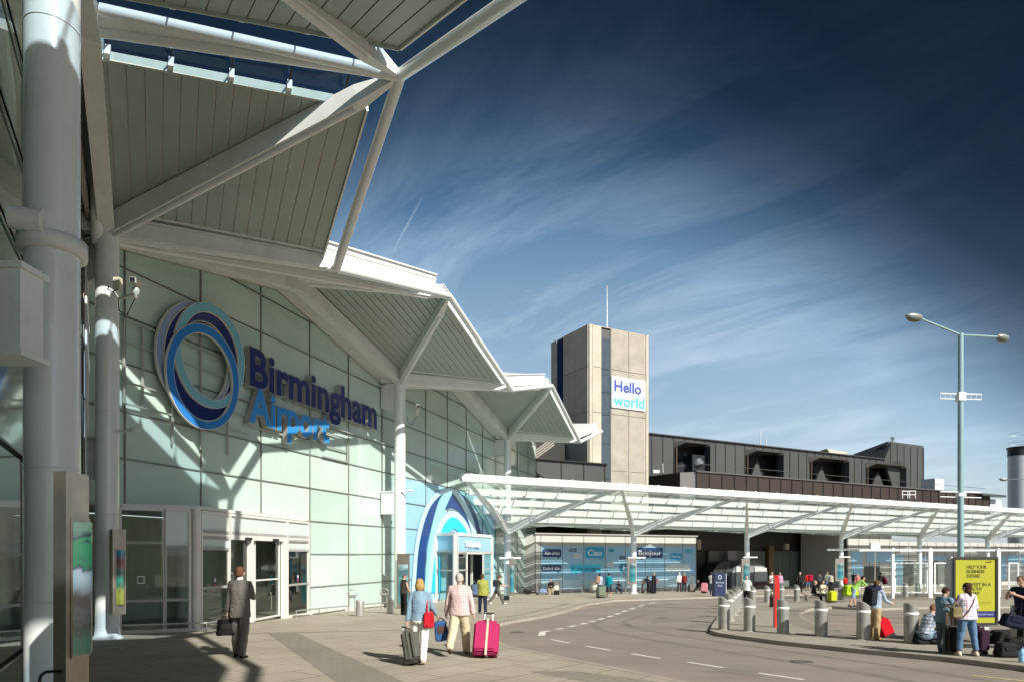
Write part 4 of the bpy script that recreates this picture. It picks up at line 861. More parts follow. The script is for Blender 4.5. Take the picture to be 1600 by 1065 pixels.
for s0, s1, hh, _ in edges:
    hd = MB(); hd.prism([RW(s0 - .2, wu + .05, hh - .5), RW(s0 + .9, wu + 1.0, hh + .1), RW(s1 - .1, wu + 1.0, hh + .1), RW(s1 + .1, wu + .05, hh + .1), RW(s0 - .2, wu + .05, hh + .1)], ZU * .18)
    o = build('window_hood', hd, mat('hood', (.05, .045, .04), .4), upb)
    q = build('window_cheek', MB().prism([RW(s1 - .15, wu + .02, 6), RW(s1 - .15, wu + .9, 6), RW(s1 - .15, wu + .9, hh), RW(s1 - .15, wu + .02, hh)], RU * .15), M_dg, upb)
    q = build('window_cheek', MB().prism([RW(s0, wu + .02, 6), RW(s0, wu + .25, 6), RW(s0 - .0, wu + .25, hh - .3), RW(s0, wu + .02, hh - .3)], RU * .25), M_brown, upb)
n = 33
for k in range(n + 1):
    d = a + (e2 - a) * k / n
    if any(s0 - .1 < d < s1 + .1 for s0, s1, _, _ in edges): 
        hh = [h for s0, s1, h, _ in edges if s0 - .1 < d < s1 + .1][0]; lo = hh + .25
    else: lo = 6
    hi = HU if d < b else HE - .3
    build('panel_joint', MB().beam(RW(d, wu + .02, lo), RW(d, wu + .02, hi), .11, .06, up=RN), M_seam, upb)
build('flashing', MB().beam(RW(a, wu + .05, HU + .04), RW(b, wu + .05, HU + .04), .5, .12), M_dg, upb)
def P_any(px, py, y): return Vector(((px - 800) * y / F, y, (HY - py) * y / F + EYE))
# roof clutter
def blob(name, label, cat, parts, m, group=None):
    mb = MB()
    for c, d, r in parts: mb.box(c, d, r)
    return tag(build(name, mb, m), label, cat, group)
ang = math.atan2(.484, .875)
pl = thing('rooftop_plant', 'black rooftop ducts and air handling unit beside the first hooded window', 'plant unit', P_any(1068, 738, 84))
mb = MB(); mb.tube(P_any(1037, 734, 84), P_any(1070, 729, 84), .5, .75, n=12); mb.tube(P_any(1070, 729, 84), P_any(1095, 724, 84), .8, .9, n=12); build('duct', mb, M_black, pl)
mb = MB(); mb.box(P_any(1084, 724, 83.6), (2.0, 1.6, 2.0), ang); mb.box(P_any(1055, 735, 84), (4.5, 2, .8), ang); build('fan_unit', mb, mat('plant_black', (.02, .022, .025), .3), pl)
mb = MB(); mb.tube(P_any(1088, 717, 83), P_any(1091, 726, 83), .5, .8, n=12); build('cowl', mb, mat('cowl', (.12, .13, .15), .3), pl)
pl2 = thing('rooftop_pipes', 'dark pipe stack lying on the roof between the first two hooded windows', 'pipes', P_any(1118, 737, 86))
mb = MB()
for k in range(4): mb.tube(P_any(1106 + k * 2, 731 + k * 2, 86), P_any(1124 + k * 3, 734 + k * 1.5, 86), .12, n=6)
build('pipe', mb, M_black, pl2)
cr_ = thing('roof_access_frame', 'small white railed frame on the low roof', 'railing', P_any(1420, 777, 80))
mb = MB()
for x in (1410, 1418, 1421, 1430):
    mb.tube(P_any(x, 778, 80), P_any(x, 766, 80), .05, n=6)
for y in (766.5, 772): mb.tube(P_any(1409, y, 80), P_any(1431, y, 80), .05, n=6)
build('rails', mb, M_white, cr_)
an = thing('weather_instruments', 'small wind vane and sensors on top of the raised grey block', 'weather vane', P_any(1394, 691, 102))
mb = MB(); mb.tube(P_any(1394, 691, 102), P_any(1394, 684, 102), .06, n=6); mb.tube(P_any(1388, 688, 102), P_any(1398, 688, 102), .04, n=6); build('mast', mb, M_black, an); build('vane', MB().box(P_any(1394.5, 684, 102), (.5, .1, .35)), M_black, an)
for x, y0, y1, lb in ((1188, 699, 672, 'taller of two thin roof aerials on the dark building'), (1197, 700, 681, 'shorter of two thin roof aerials on the dark building')):
    tag(build('aerial', MB().tube(P_any(x, y0, 92), P_any(x, y1, 92), .05, n=6), mat('aerial_white', (.6, .6, .6), .4)), lb, 'aerial')
tag(build('roof_hut', MB().prism([P_any(1300, 712, 104), P_any(1325, 716, 107), P_any(1325, 706, 107), P_any(1292, 700, 104)], Vector((0, 4, 0))), mat('hut', (.42, .38, .30), .6)), 'beige hut top showing behind the dark roof', 'hut')
tag(build('white_block', MB().box(P_any(1457, 760, 100), (2.3, 2, 2.2), ang), MATS['white_cladding']), 'small white block between the grey block and the lamp post', 'plant room')
sh_ = thing('white_roof_unit', 'tiny white bench-like unit with a rail beside the tower foot', 'plant unit', P_any(1025, 738, 68))
build('unit', MB().box(P_any(1025, 736, 68), (.6, .4, .3)), M_white, sh_); build('rail', MB().tube(P_any(1036, 738, 68), P_any(1035.5, 723, 68), .03, n=6), M_white, sh_)
# ================================================================== tower
M_conc = mat('ribbed_concrete', (.34, .315, .26), .9, var=.20, vscale=.9, bump=.5, bscale=9); M_conc2 = mat('smooth_concrete', (.46, .42, .34), .8, var=.22, vscale=.5, bump=.15, bscale=10)
tw = thing('concrete_tower', 'tall square concrete tower with dark glass strips and thin mast', 'tower', RW(17, -12, rg(17, -12)))
wt = -9; a, b = Rd(920, wt), Rd(1012, wt); HTt = 21.0; zb = -4
cor = lambda d, w_, h: RW(d, w_, h)
build('core', MB().prism([RW(a + .05, wt - .05, zb), RW(b - .05, wt - .05, zb), RW(b - .05, wt - 6.3, zb), RW(a + .05, wt - 6.3, zb)], ZU * (HTt - zb - .2)), mat('core_grey', (.07, .07, .07), .6), tw)
s1, s2 = Rd(939, wt), Rd(953.5, wt); lv = [zb, 4.4, 9.0 + .1, 14.4, HTt]
lv = [zb] + [RH(985, y, wt) for y in (737, 650.5 + 0, 582)] + [HTt]
def panels(d0, d1, k, P_, nrm, m, g_=.03):
    for i in range(k):
        for h0, h1 in zip(lv, lv[1:]):
            x0 = d0 + (d1 - d0) * i / k; x1 = d0 + (d1 - d0) * (i + 1) / k
            o = build('concrete_panel', MB().prism([P_(x0 + g_, h0 + g_), P_(x1 - g_, h0 + g_), P_(x1 - g_, h1 - g_), P_(x0 + g_, h1 - g_)], nrm * .12), m, tw)
PF = lambda d, h: RW(d, wt - .02, h)
M_joint = mat('pale_joint', (.50, .46, .39), .8, var=.2)
build('pale_frame', MB().prism([PF(a, zb), PF(s1, zb), PF(s1, HTt), PF(a, HTt)], RN * .06), M_joint, tw); build('pale_frame', MB().prism([PF(s2, zb), PF(b, zb), PF(b, HTt), PF(s2, HTt)], RN * .06), M_joint, tw)
panels(a + .35, s1, 1, PF, RN, M_conc2); panels(s2, b - .3, 2, PF, RN, M_conc); 
build('corner_edge', MB().prism([PF(a, zb), PF(a + .33, zb), PF(a + .33, HTt), PF(a, HTt)], RN * .14), M_conc2, tw); build('corner_edge', MB().prism([PF(b - .28, zb), PF(b, zb), PF(b, HTt), PF(b - .28, HTt)], RN * .14), M_conc2, tw)
for y0, y1 in ((528, 577), (577, 613), (613, 648), (648, 693), (693, 748)):
    h1, h0 = RH(946, y0, wt), RH(946, y1, wt); h1 = min(h1, HTt - .1)
    build('glass_strip', MB().prism([PF(s1 + .05, h0 + .04), PF(s2 - .05, h0 + .04), PF(s2 - .05, h1 - .04), PF(s1 + .05, h1 - .04)], RN * .03), mat('tower_glass', (.06, .08, .10), .15, var=.2, spec=.8), tw)
PS = lambda e, h: RW(a, wt - e, h)
build('pale_frame', MB().prism([PS(0, zb), PS(6.3, zb), PS(6.3, HTt), PS(0, HTt)], -RU * .02), M_joint, tw)
lv2 = lv
def spanels(e0, e1, k):
    for i in range(k):
        for h0, h1 in zip(lv, lv[1:]):
            x0 = e0 + (e1 - e0) * i / k; x1 = e0 + (e1 - e0) * (i + 1) / k; build('concrete_panel', MB().prism([PS(x0 + .03, h0 + .03), PS(x1 - .03, h0 + .03), PS(x1 - .03, h1 - .03), PS(x0 + .03, h1 - .03)], -RU * .12), M_conc, tw)
spanels(0, 4.1, 2); spanels(5.3, 6.3, 1)
build('glass_strip', MB().prism([PS(4.15, zb), PS(5.25, zb), PS(5.25, HTt - .1), PS(4.15, HTt - .1)], -RU * .06), mat('strip_blue', (.012, .022, .07), .15), tw)
build('roof_slab', MB().prism([RW(a + .1, wt - .1, HTt), RW(b - .1, wt - .1, HTt), RW(b - .1, wt - 6.2, HTt), RW(a + .1, wt - 6.2, HTt)], ZU * .06), M_conc2, tw)
q = RP(948.5, 512, wt - 1.5); build('mast', MB().tube((q.x, q.y, HTt + EYE), (q.x, q.y, HTt + EYE + 4.6), .07, .02, n=8), M_white, tw)
hb_ = thing('hello_board', 'white board reading Hello world mounted high on the concrete tower', 'sign', RP(983, 640, wt + .3))
p0, p1 = Rd(956.5, wt + .3), Rd(1009, wt + .3); hh0, hh1 = RH(983, 638.5, wt + .3), RH(983, 590.5, wt + .3)
build('board', MB().prism([RW(p0, wt + .25, hh0), RW(p1, wt + .25, hh0), RW(p1, wt + .25, hh1), RW(p0, wt + .25, hh1)], -RN * .2), mat('board_white', (.74, .78, .80), .4), hb_)
bw = p1 - p0; bh = hh1 - hh0
build('lettering', text_mb('Hello', RW(p0 + bw * .07, wt + .262, hh0 + bh * .54), RU, ZU, bh * .34, bw * .80, .03, .027), mat('hello_navy', (.05, .08, .35), .4), hb_)
build('lettering', text_mb('world', RW(p0 + bw * .04, wt + .262, hh0 + bh * .08), RU, ZU, bh * .34, bw * .93, .03, .027), mat('hello_blue', (.10, .42, .70), .4), hb_)
# dark glazed block between terminal and tower
gb = thing('dark_glass_block', 'dark grey glazed block beside the tower with metal stair above', 'building', RW(6, -9.5, rg(6, -9.5)))
a, b = Rd(836, -8.5), Rd(948, -8.5); hb1 = RH(890, 721, -8.5)
build('wall', MB().prism([RW(a, -8.5, 2.5), RW(b, -8.5, 2.5), RW(b, -8.5, hb1), RW(a, -8.5, hb1)], -RN * 2), M_dg, gb)
for x in (838, 877, 912, 945): d = Rd(x, -8.5); build('panel_joint', MB().beam(RW(d, -8.47, 2.5), RW(d, -8.47, hb1), .1, .05, up=RN), M_seam, gb)
build('coping', MB().beam(RW(a, -8.4, hb1 + .04), RW(b, -8.4, hb1 + .04), .3, .1), M_seam, gb)
build('rear_block', MB().prism([RW(Rd(830, -12), -12, 2), RW(Rd(884, -12), -12, 2), RW(Rd(884, -12), -12, RH(860, 690, -12)), RW(Rd(830, -12), -12, RH(860, 688, -12))], -RN * 3), M_black, gb)
mb = MB()
for k in range(4): mb.tube(P_any(836, 716 - k * 4, 60), P_any(866, 694 - k * 4, 60), .06, n=6)
build('stair_rail', mb, mat('stair_rail', (.5, .45, .38), .5), gb)
# chimney
ch = thing('steel_chimney', 'round silver chimney with black cap at the right edge', 'chimney', P_any(1594, 900, 120))
x = P_any(1596, 800, 120)
mb = MB(); mb.tube((x.x, x.y, -5), (x.x, x.y, P_any(0, 712, 120).z), 2.0, n=32)
for k in range(14): mb.lathe((x.x, x.y, 2 + k * 1.6), [(2.0, 0), (2.015, .03), (2.0, .06)], 32)
build('flue', mb, mat('flue_steel', (.50, .54, .56), .42, metal=.25, var=.1), ch)
mb = MB(); mb.tube((x.x, x.y, P_any(0, 712, 120).z), (x.x, x.y, P_any(0, 700, 120).z), 2.05, n=32); mb.lathe((x.x, x.y, P_any(0, 700, 120).z), [(2.05, -.1), (2.2, 0), (2.2, .2), (1.8, .2)], 32); build('cap', mb, M_black, ch)
# horizon mass so nothing ends behind the buildings
# ================================================================== street furniture
def lampcol(base, name, label, ztop, heads, r, m, arms=()):
    t = thing(name, label, 'street lamp', base)
    build('pole', MB().tube(base, (base.x, base.y, ztop), r, r * .8, n=16), m, t)
    mh = mat('lamp_housing', (.35, .38, .36), .35, metal=.4); ml = mat('lamp_bowl', (.09, .11, .09), .1, spec=.8)
    for q in heads:
        d = Vector((q.x - base.x, q.y - base.y, 0)).normalized(); top = Vector((base.x, base.y, ztop - .05)); k = q - d * .32
        build('arm', MB().tube(top, k, .04, n=8), m, t)
        ro = Matrix.Rotation(math.atan2(d.y, d.x), 3, 'Z')
        h = build('lamp_head', MB().ball(q + ZU * .02, (.40, .17, .12), 16, 10, ro), mh, t); b_ = build('bowl', MB().ball(q - ZU * .04, (.34, .15, .12), 16, 10, ro), ml, t); b_.parent = h
    for z, ln in arms:
        mb = MB()
        for s in (-1, 1):
            mb.tube((base.x + s * .08, base.y, z), (base.x + s * ln, base.y + .0, z - s * .02), .03, n=8); mb.tube((base.x + s * .08, base.y, z - .19), (base.x + s * ln, base.y, z - .19 - s * .02), .02, n=6)
            for k in (range(1, 5) if z > 5 else ()): mb.tube((base.x + s * ln * k / 4, base.y, z), (base.x + s * ln * k / 4, base.y, z - .19), .012, n=5)
        mb.box((base.x, base.y, z - .1), (.25, .25, .3 if z > 5 else .12)); build('banner_arm', mb, M_white, t)
    return t
M_teal = mat('pale_teal_paint', (.24, .37, .39), .35, var=.08, coat=.2)
yl = 25.0; bx = P_any(1501, 800, yl).x; ZL = lambda py, y=yl: (HY - py) * y / F + EYE
lampcol(Vector((bx, yl, zg(yl))), 'street_lamp', 'tall pale teal lamp post with two lamp heads behind the yellow poster', ZL(521), [P_any(1428, 496, 24.2), P_any(1566, 528, 26.4)], .115, M_teal, [(ZL(615), .75), (ZL(768), .75)])
lampcol(Vector((P_any(1620, 800, 60).x, 60, zg(60))), 'street_lamp', 'small distant lamp head in front of the steel chimney', ZL(747, 60), [P_any(1568, 748, 60)], .09, M_dg)
# bollards
def bollard_proto():
    t = thing('bollard', 'b', 'bollard', (0, 0, 0)); n = 28; r = .16; hh = .80; mb = MB()
    ring0 = [Vector((r * math.cos(2 * math.pi * i / n), r * math.sin(2 * math.pi * i / n), 0)) for i in range(n)]
    ringt = [Vector((v.x, v.y, hh + .16 * (-v.x / r * .5 + .5) ** .8 + .0)) for v in ring0]
    cen = [Vector((v.x * .55, v.y * .55, hh + .05 + .16 * (-v.x * .55 / r * .5 + .5))) for v in ring0]
    mb.add(ring0 + ringt, [(i, (i + 1) % n, n + (i + 1) % n, n + i) for i in range(n)], 0, True); mb.add(ringt + cen, [(i, (i + 1) % n, n + (i + 1) % n, n + i) for i in range(n)], 0, True); mb.add(cen, [tuple(range(n))], 0, True)
    build('post', mb, mat('bollard_steel', (.34, .34, .31), .42, metal=.4, var=.28, vscale=5), t)
    build('reflective_band', MB().lathe((0, 0, .67), [(r, 0), (r + .005, 0), (r + .005, .07), (r, .07)], n), mat('band_white', (.78, .78, .74), .4), t)
    build('base_ring', MB().lathe((0, 0, 0), [(r + .03, 0), (r + .03, .012), (r, .02)], n), MATS['kerb_stone'], t)
    return t
bp = bollard_proto(); first = True
grp = 'steel bollards around the traffic island'
bl = [(1131, 983, 'nearest bollard of the left-hand row, at the pointed island corner'), (1140, 969, 'second bollard back in the left-hand row'), (1146, 960.5, 'third bollard back in the left-hand row'), (1150.5, 953.5, 'fourth bollard back in the left-hand row'), (1154, 948, 'fifth bollard back in the left-hand row'),
      (1171, 985.5, 'bollard in front of the man in a white T-shirt'), (1223.5, 989, 'bollard just right of the red post'), (1283, 993.5, 'bollard between the red post and the man with the red suitcase'), (1349, 998.5, 'bollard beside the man with a black backpack'), (1424, 1004, 'bollard that a seated person leans against'),
      (1160, 945, 'far bollard at the top of the left-hand row'), (1176, 944, 'far bollard behind the man in a white T-shirt'), (1199, 941, 'far bollard left of the red post'), (1221, 939, 'far bollard just right of the red post top'), (1245, 938.5, 'far bollard in front of the person with light hair'), (1314, 936.5, 'far bollard right of the yellow-green suitcase'),
      (1376.5, 933, 'far bollard behind the backpack man'), (1415, 931.5, 'far bollard just right of the first shelter post'), (1434, 931, 'far bollard just left of the second shelter post'), (1592, 1012, 'bollard at the right edge hidden by the man in navy')]
for i, (px, py, lb) in enumerate(bl):
    o = bp if i == 0 else copy_tree(bp); o.location = G(px, py); o['label'] = lb; o['group'] = grp; o.rotation_euler = (R(random.uniform(-.7, .7)), R(random.uniform(-.7, .7)), .15)
# red post
p = G(1213, 979); t = thing('red_post', 'tall slanted-top bright red square post among the bollards', 'post', p)
mb = MB(); zt = 1.55; mb.add([p + Vector((a, b, 0)) for a, b in ((-.07, -.07), (.07, -.07), (.07, .07), (-.07, .07))] + [p + Vector((a, b, c)) for a, b, c in ((-.07, -.07, zt), (.07, -.07, zt - .02), (.07, .07, zt + .05), (-.07, .07, zt + .06))], [(3, 2, 1, 0), (4, 5, 6, 7), (0, 1, 5, 4), (1, 2, 6, 5), (2, 3, 7, 6), (3, 0, 4, 7)])
build('post', mb, mat('signal_red', (.62, .02, .015), .35, coat=.3), t); build('seam', MB().box(p + Vector((.02, -.072, .76)), (.012, .006, 1.45)), mat('dark_red', (.25, .01, .01), .5), t)
# smoking area sign
p = G(1123, 931); t = thing('smoking_sign', 'navy free-standing board reading Smoking Area', 'sign', p)
s = (931 - 893) / 1.7; wd = 18 / s; ht = 36 / s
build('board', MB().box(p + ZU * (ht / 2 + .02), (wd, .5, ht), .12), mat('sign_navy', (.012, .022, .075), .4), t); c0 = Vector((p.x, p.y, p.z)) + Vector((0, -.262, 0))
for tx, k in (('Smoking', .58), ('Area', .44)): build('lettering', text_mb(tx, c0 + ZU * ht * k, (1, .12, 0), ZU, .12, wd * (.72 if tx != 'Area' else .4), .004, .0, 'C'), mat('sign_text', (.5, .55, .62), .5), t)
cc_ = c0 + ZU * ht * .84; build('ring_mark', MB().ring([cc_ + Vector((.13 * math.cos(a), -.004 + .016 * math.cos(a), .15 * math.sin(a))) for a in [k * math.pi / 8 for k in range(16)]], [cc_ + Vector((.09 * math.cos(a), -.004 + .011 * math.cos(a), .11 * math.sin(a))) for a in [k * math.pi / 8 for k in range(16)]], (0, -.006, 0)), MATS['sign_text'], t)
build('side_edge', MB().box(p + Vector((wd / 2 + .02, .03, ht / 2)), (.03, .52, ht), .12), M_white, t)
# poster case
yp = 17.4; L_, R_ = P_any(1488, 870, yp), P_any(1560, 870, yp); top = P_any(0, 869, yp).z; bot = P_any(0, 976, yp).z; xm = (L_.x + R_.x) / 2; base = Vector((xm, yp, zg(yp)))
t = thing('poster_case', 'free-standing illuminated-style case with olive yellow advertising poster', 'advertising board', base)
pd = .12; rt = Matrix.Rotation(.05, 3, 'Z'); wd = R_.x - L_.x; hh = top - bot
def PC(x, y, z): return base + rt @ Vector((x, y, 0)) + ZU * (z - base.z)
build('case', MB().box(PC(.03, .12, (top + bot) / 2), (wd + .16, .20, hh), rt), mat('case_grey', (.55, .57, .55), .4), t, bevel=.03)
build('frame', MB().ring([PC(a, .0, z) for a, z in ((-wd / 2, bot), (wd / 2, bot), (wd / 2, top), (-wd / 2, top))], [PC(a, .0, z) for a, z in ((-wd / 2 + .05, bot + .06), (wd / 2 - .05, bot + .06), (wd / 2 - .05, top - .06), (-wd / 2 + .05, top - .06))], (0, -.03, 0)), M_black, t)
pp = build('poster', MB().box(PC(0, .005, (top + bot) / 2), (wd - .09, .01, hh - .11), rt), mat('poster_yellow', (.36, .35, .02), .3, var=.08), t)
mt = mat('poster_ink', (.07, .07, .01), .5); z0 = top - .30; x_ = -wd / 2 + .36
for i, tx in enumerate(('HELP YOUR', 'BUSINESS', 'EXPAND', '', 'INVEST IN A', 'HEALTHY', 'TALENT')):
    if tx:
        o = build('poster_text', text_mb(tx, PC(x_, -.003, z0 - i * .115 * (1 if i < 3 else .97)), (1, .05, 0), ZU, .085, .058 * len(tx), .004, .01), mt, t); o.parent = pp
for k, z in enumerate((z0 - .86, z0 - .90)): o = build('small_print', MB().box(PC(.06, -.001, z), (.7, .004, .008), rt), mt, t); o.parent = pp
o = build('poster_strip', MB().box(PC(.22, -.004, bot + .28), (.62, .008, .16), rt), mat('strip_navy', (.015, .02, .12), .4), t); o.parent = pp
o = build('poster_text', text_mb('business', PC(.06, -.010, bot + .255), (1, .05, 0), ZU, .06, .40, .004, .005), mat('strip_text', (.3, .35, .6), .4), t); o.parent = pp
o = build('strip_logo', MB().box(PC(-.02, -.009, bot + .28), (.09, .008, .09), rt), mat('logo_pale', (.55, .6, .3), .4), t); o.parent = pp
o = build('poster_text', text_mb('small', PC(.26, -.003, top - .15), (1, .05, 0), ZU, .04, .16, .004, .0), mt, t); o.parent = pp
build('foot', MB().beam(PC(.22, .12, bot), PC(.2, .12, base.z), .20, .34, .15, .28), MATS['case_grey'], t)
# waiting shelter
ys = 44.0
sh = thing('waiting_shelter', 'white steel bus shelter with flat ribbed roof and glass screens', 'shelter', P_any(1470, 930, ys))
ra, rb = P_any(1342, 859, ys - 1), P_any(1640, 859, ys + 5); u = (rb - ra).normalized(); nn = Vector((-u.y, u.x, 0))
mb = MB(); mb.beam(ra, rb, .12, .10); mb.beam(ra + nn * 2.6 + ZU * .06, rb + nn * 2.6 + ZU * .06, .12, .1); build('roof_edge', mb, M_white, sh)
k = 0; ln = (rb - ra).length
mb = MB()
while k * .34 < ln: mb.beam(ra + u * k * .34 + ZU * .02, ra + u * k * .34 + nn * 2.6 + ZU * .08, .05, .05); k += 1
build('roof_ribs', mb, M_white, sh)
build('roof_pane', MB().face([ra + ZU * .08, rb + ZU * .08, rb + nn * 2.6 + ZU * .14, ra + nn * 2.6 + ZU * .14]), M_canglass, sh)
for x, yy in ((1395, 44.3), (1453.5, 45), (1560, 47)):
    q = P_any(x, 860, yy); build('post', MB().box((q.x, q.y, (q.z + zg(yy)) / 2 + .05), (.16 if x < 1400 else .26, .12, q.z - zg(yy) + .1)), M_white, sh); build('post_cap', MB().box((q.x, q.y, q.z + .14), (.14, .14, .12)), M_white, sh)
q = P_any(1460, 860, 46); 
for x0, x1, yy in ((1460, 1483, 46), (1576, 1592, 47), (1398, 1450, 47.2)):
    a, b = P_any(x0, 878, yy), P_any(x1, 878, yy); z0 = zg(yy) + .25; z1 = a.z
    build('screen_frame', MB().ring([(a.x, yy, z0), (b.x, yy, z0), (b.x, yy, z1), (a.x, yy, z1)], [(a.x + .08, yy, z0 + .08), (b.x - .08, yy, z0 + .08), (b.x - .08, yy, z1 - .08), (a.x + .08, yy, z1 - .08)], (0, .06, 0)), M_white, sh)
    build('screen_pane', MB().face([(a.x, yy + .03, z0), (b.x, yy + .03, z0), (b.x, yy + .03, z1), (a.x, yy + .03, z1)]), M_canglass, sh)
a = P_any(1367, 852, 43.5); b5 = thing('shelter_sign', 'small square white sign box standing above the shelter roof end', 'sign', a - ZU * .2); build('sign_box', MB().box(a, (.58, .2, .42)), M_white, b5); build('stem', MB().tube((a.x, a.y, a.z - .2), (a.x, a.y, zg(43.5)), .03), M_mull, b5)
q = G(1405, 925, 0); 
# steel litter bins and hoops by the glass wall
bin_ = thing('litter_bin', 'brushed steel cylindrical litter bin nearer the entrance', 'bin', G(562.5, 962), group='steel bins by the glass wall')
pb = G(562.5, 962); build('body', MB().lathe(pb, [(0, .0), (.155, 0), (.16, .03), (.16, .56), (.15, .60), (.13, .60), (.12, .52), (0, .52)], 24), mat('bin_steel', (.50, .49, .46), .35, metal=.6, var=.15), bin_); build('rim', MB().lathe(pb + ZU * .585, [(.15, 0), (.168, .01), (.168, .03), (.13, .03)], 24), M_mullw, bin_)
b2 = copy_tree(bin_); b2.location = G(610, 957.5); b2['label'] = 'brushed steel cylindrical litter bin farther along, beside the man in a black vest'
M_gal = MATS['galvanised']
def hoop(px, py, lb):
    p = G(px, py); t = thing('hoop_stand', lb, 'stand', p, group='hoop-topped stands by the glass wall')
    for s in (-1, 1): build('leg', MB().tube(p + Vector((s * .12, 0, 0)), p + Vector((s * .10, 0, .80)), .016), M_gal, t)
    build('hoop', MB().path([p + Vector((.17 * math.cos(a), .03, .88 + .15 * math.sin(a))) for a in [k * math.pi / 8 for k in range(17)]], .018, 6), M_gal, t); build('tray', MB().box(p + Vector((0, 0, .80)), (.30, .14, .07)), M_gal, t)
hoop(550, 963, 'grey hoop-topped stand left of the nearer litter bin'); hoop(600, 958, 'grey hoop-topped stand left of the farther litter bin')
# CCTV cameras
def cctv(p, q, lb, sc_=1.0, down=True):
    """p bracket point on column, q camera position"""
    t = thing('security_camera', lb, 'camera', p); mk = mat('camera_cream', (.60, .58, .50), .4); s = sc_
    build('bracket', MB().beam(p, Vector((q.x, q.y, p.z)), .06 * s, .05 * s).beam(Vector((q.x, q.y, p.z)), q - ZU * .1 * s, .06 * s, .06 * s, up=Vector((0, 1, 0))), mk, t)
    build('swivel', MB().lathe(q - ZU * .42 * s, [(0, 0), (.05 * s, 0), (.05 * s, .1 * s), (.09 * s, .13 * s), (.09 * s, .27 * s), (.05 * s, .3 * s)], 14), mk, t)
    h = build('housing', MB().beam(q + Vector((-.08, .30, .06)) * s, q + Vector((.06, -.26, -.02)) * s, .15 * s, .15 * s), mk, t, bevel=.01); b_ = build('lens', MB().beam(q + Vector((.06, -.262, -.02)) * s, q + Vector((.063, -.275, -.022)) * s, .11 * s, .10 * s), M_black, t); b_.parent = h
    build('cable', MB().path([p + ZU * .05, p + Vector((.03, -.02, -.3 * s)), p * .5 + q * .5 - ZU * .62 * s, q - ZU * .3 * s + Vector((.03, 0, 0))], .012 * s, 6), M_black, t)
    return t
cA = lambda px, py, y: P_any(px, py, y)
cctv(cA(185, 468, 17.1), cA(212, 442, 16.7), 'security camera on a bracket high on the column left of the ring emblem', .95)
b6 = thing('junction_box', 'small cream junction box with looped black cable behind the camera bracket', 'junction box', cA(180, 445, 17.1)); build('box', MB().box(cA(184, 444, 17.0), (.16, .14, .30)), mat('camera_cream', (.6, .58, .5), .4), b6); build('cable', MB().path([cA(170, 448, 17.0), cA(168, 452, 17), cA(176, 456, 17), cA(183, 452, 16.9)], .012, 6), M_black, b6)
cctv(cA(636, 650, 32.2), cA(652, 635, 31.8), 'security camera on the middle column beside the lettering', 1.0)
for px, py, y, ln, lb in ((183, 673, 17.2, .45, 'short white lamp arm on the column left of the ring emblem'), (628, 767, 32.2, .42, 'short white lamp arm on the middle column above the blue mural')):
    p = cA(px, py, y); t = thing('wall_lamp', lb, 'lamp', p); build('arm', MB().tube(p, p + Vector((ln, -.05, .02)), .04), M_white, t); build('lamp_head', MB().ball(p + Vector((ln, -.05, .03)), (.14, .08, .06)), M_white, t)
# brushed steel display panels
def display(name, lb, base, ux, w_, h, d, scr, cols, group=None):
    t = thing(name, lb, 'display', base, group='brushed steel display units'); ux = Vector((*ux, 0)).normalized(); un = Vector((ux.y, -ux.x, 0))
    build('casing', MB().prism([base, base + ux * w_, base + ux * w_ + ZU * h, base + ZU * h], -un * d), M_steel, t)
    s0, s1, z0, z1 = scr; n = 10; mb = MB(); bu = .09
    A_ = [base + ux * (w_ * (s0 + (s1 - s0) * i / n)) + un * (.012 + bu * math.sin(math.pi * i / n)) for i in range(n + 1)]
    for i in range(n): mb.add([A_[i] + ZU * z0, A_[i + 1] + ZU * z0, A_[i + 1] + ZU * z1, A_[i] + ZU * z1], [(0, 1, 2, 3)], 0, True)
    build('screen', mb, cols, t); build('screen_trim', MB().ring([base + ux * w_ * a + ZU * z + un * .004 for a, z in ((s0 - .03, z0 - .03), (s1 + .03, z0 - .03), (s1 + .03, z1 + .04), (s0 - .03, z1 + .04))], [base + ux * w_ * a + ZU * z + un * .004 for a, z in ((s0, z0), (s1, z0), (s1, z1), (s0, z1))], un * .012), M_steel, t)
    return t
def picture(name, stops, sc_=1.0, axis='Z', dist=1.2):
    m = bpy.data.materials.new(name); m.use_nodes = True; MATS[name] = m; t = m.node_tree; b = t.nodes['Principled BSDF']; b.inputs['Roughness'].default_value = .12; b.inputs['Coat Weight'].default_value = .6
    c = t.nodes.new('ShaderNodeTexCoord'); n = t.nodes.new('ShaderNodeTexNoise'); n.inputs['Scale'].default_value = 5.5; n.inputs['Detail'].default_value = 7; n.inputs['Distortion'].default_value = dist; t.links.new(c.outputs['Object'], n.inputs['Vector'])
    sp = t.nodes.new('ShaderNodeSeparateXYZ'); t.links.new(c.outputs['Generated'], sp.inputs[0]); a = t.nodes.new('ShaderNodeMath'); a.operation = 'MULTIPLY_ADD'; a.inputs[1].default_value = .28 * sc_; t.links.new(n.outputs[0], a.inputs[0])
    a2 = t.nodes.new('ShaderNodeMath'); a2.operation = 'SUBTRACT'; a2.inputs[1].default_value = .14 * sc_; t.links.new(sp.outputs[2], a2.inputs[0]); t.links.new(a2.outputs[0], a.inputs[2])
    r = t.nodes.new('ShaderNodeValToRGB'); e = r.color_ramp.elements; e[0].position = stops[0][0]; e[0].color = (*stops[0][1], 1); e[1].position = stops[-1][0]; e[1].color = (*stops[-1][1], 1)
    for p_, q_ in stops[1:-1]: z = e.new(p_); z.color = (*q_, 1)
    t.links.new(a.outputs[0], r.inputs[0]); t.links.new(r.outputs[0], b.inputs['Base Color']); return m
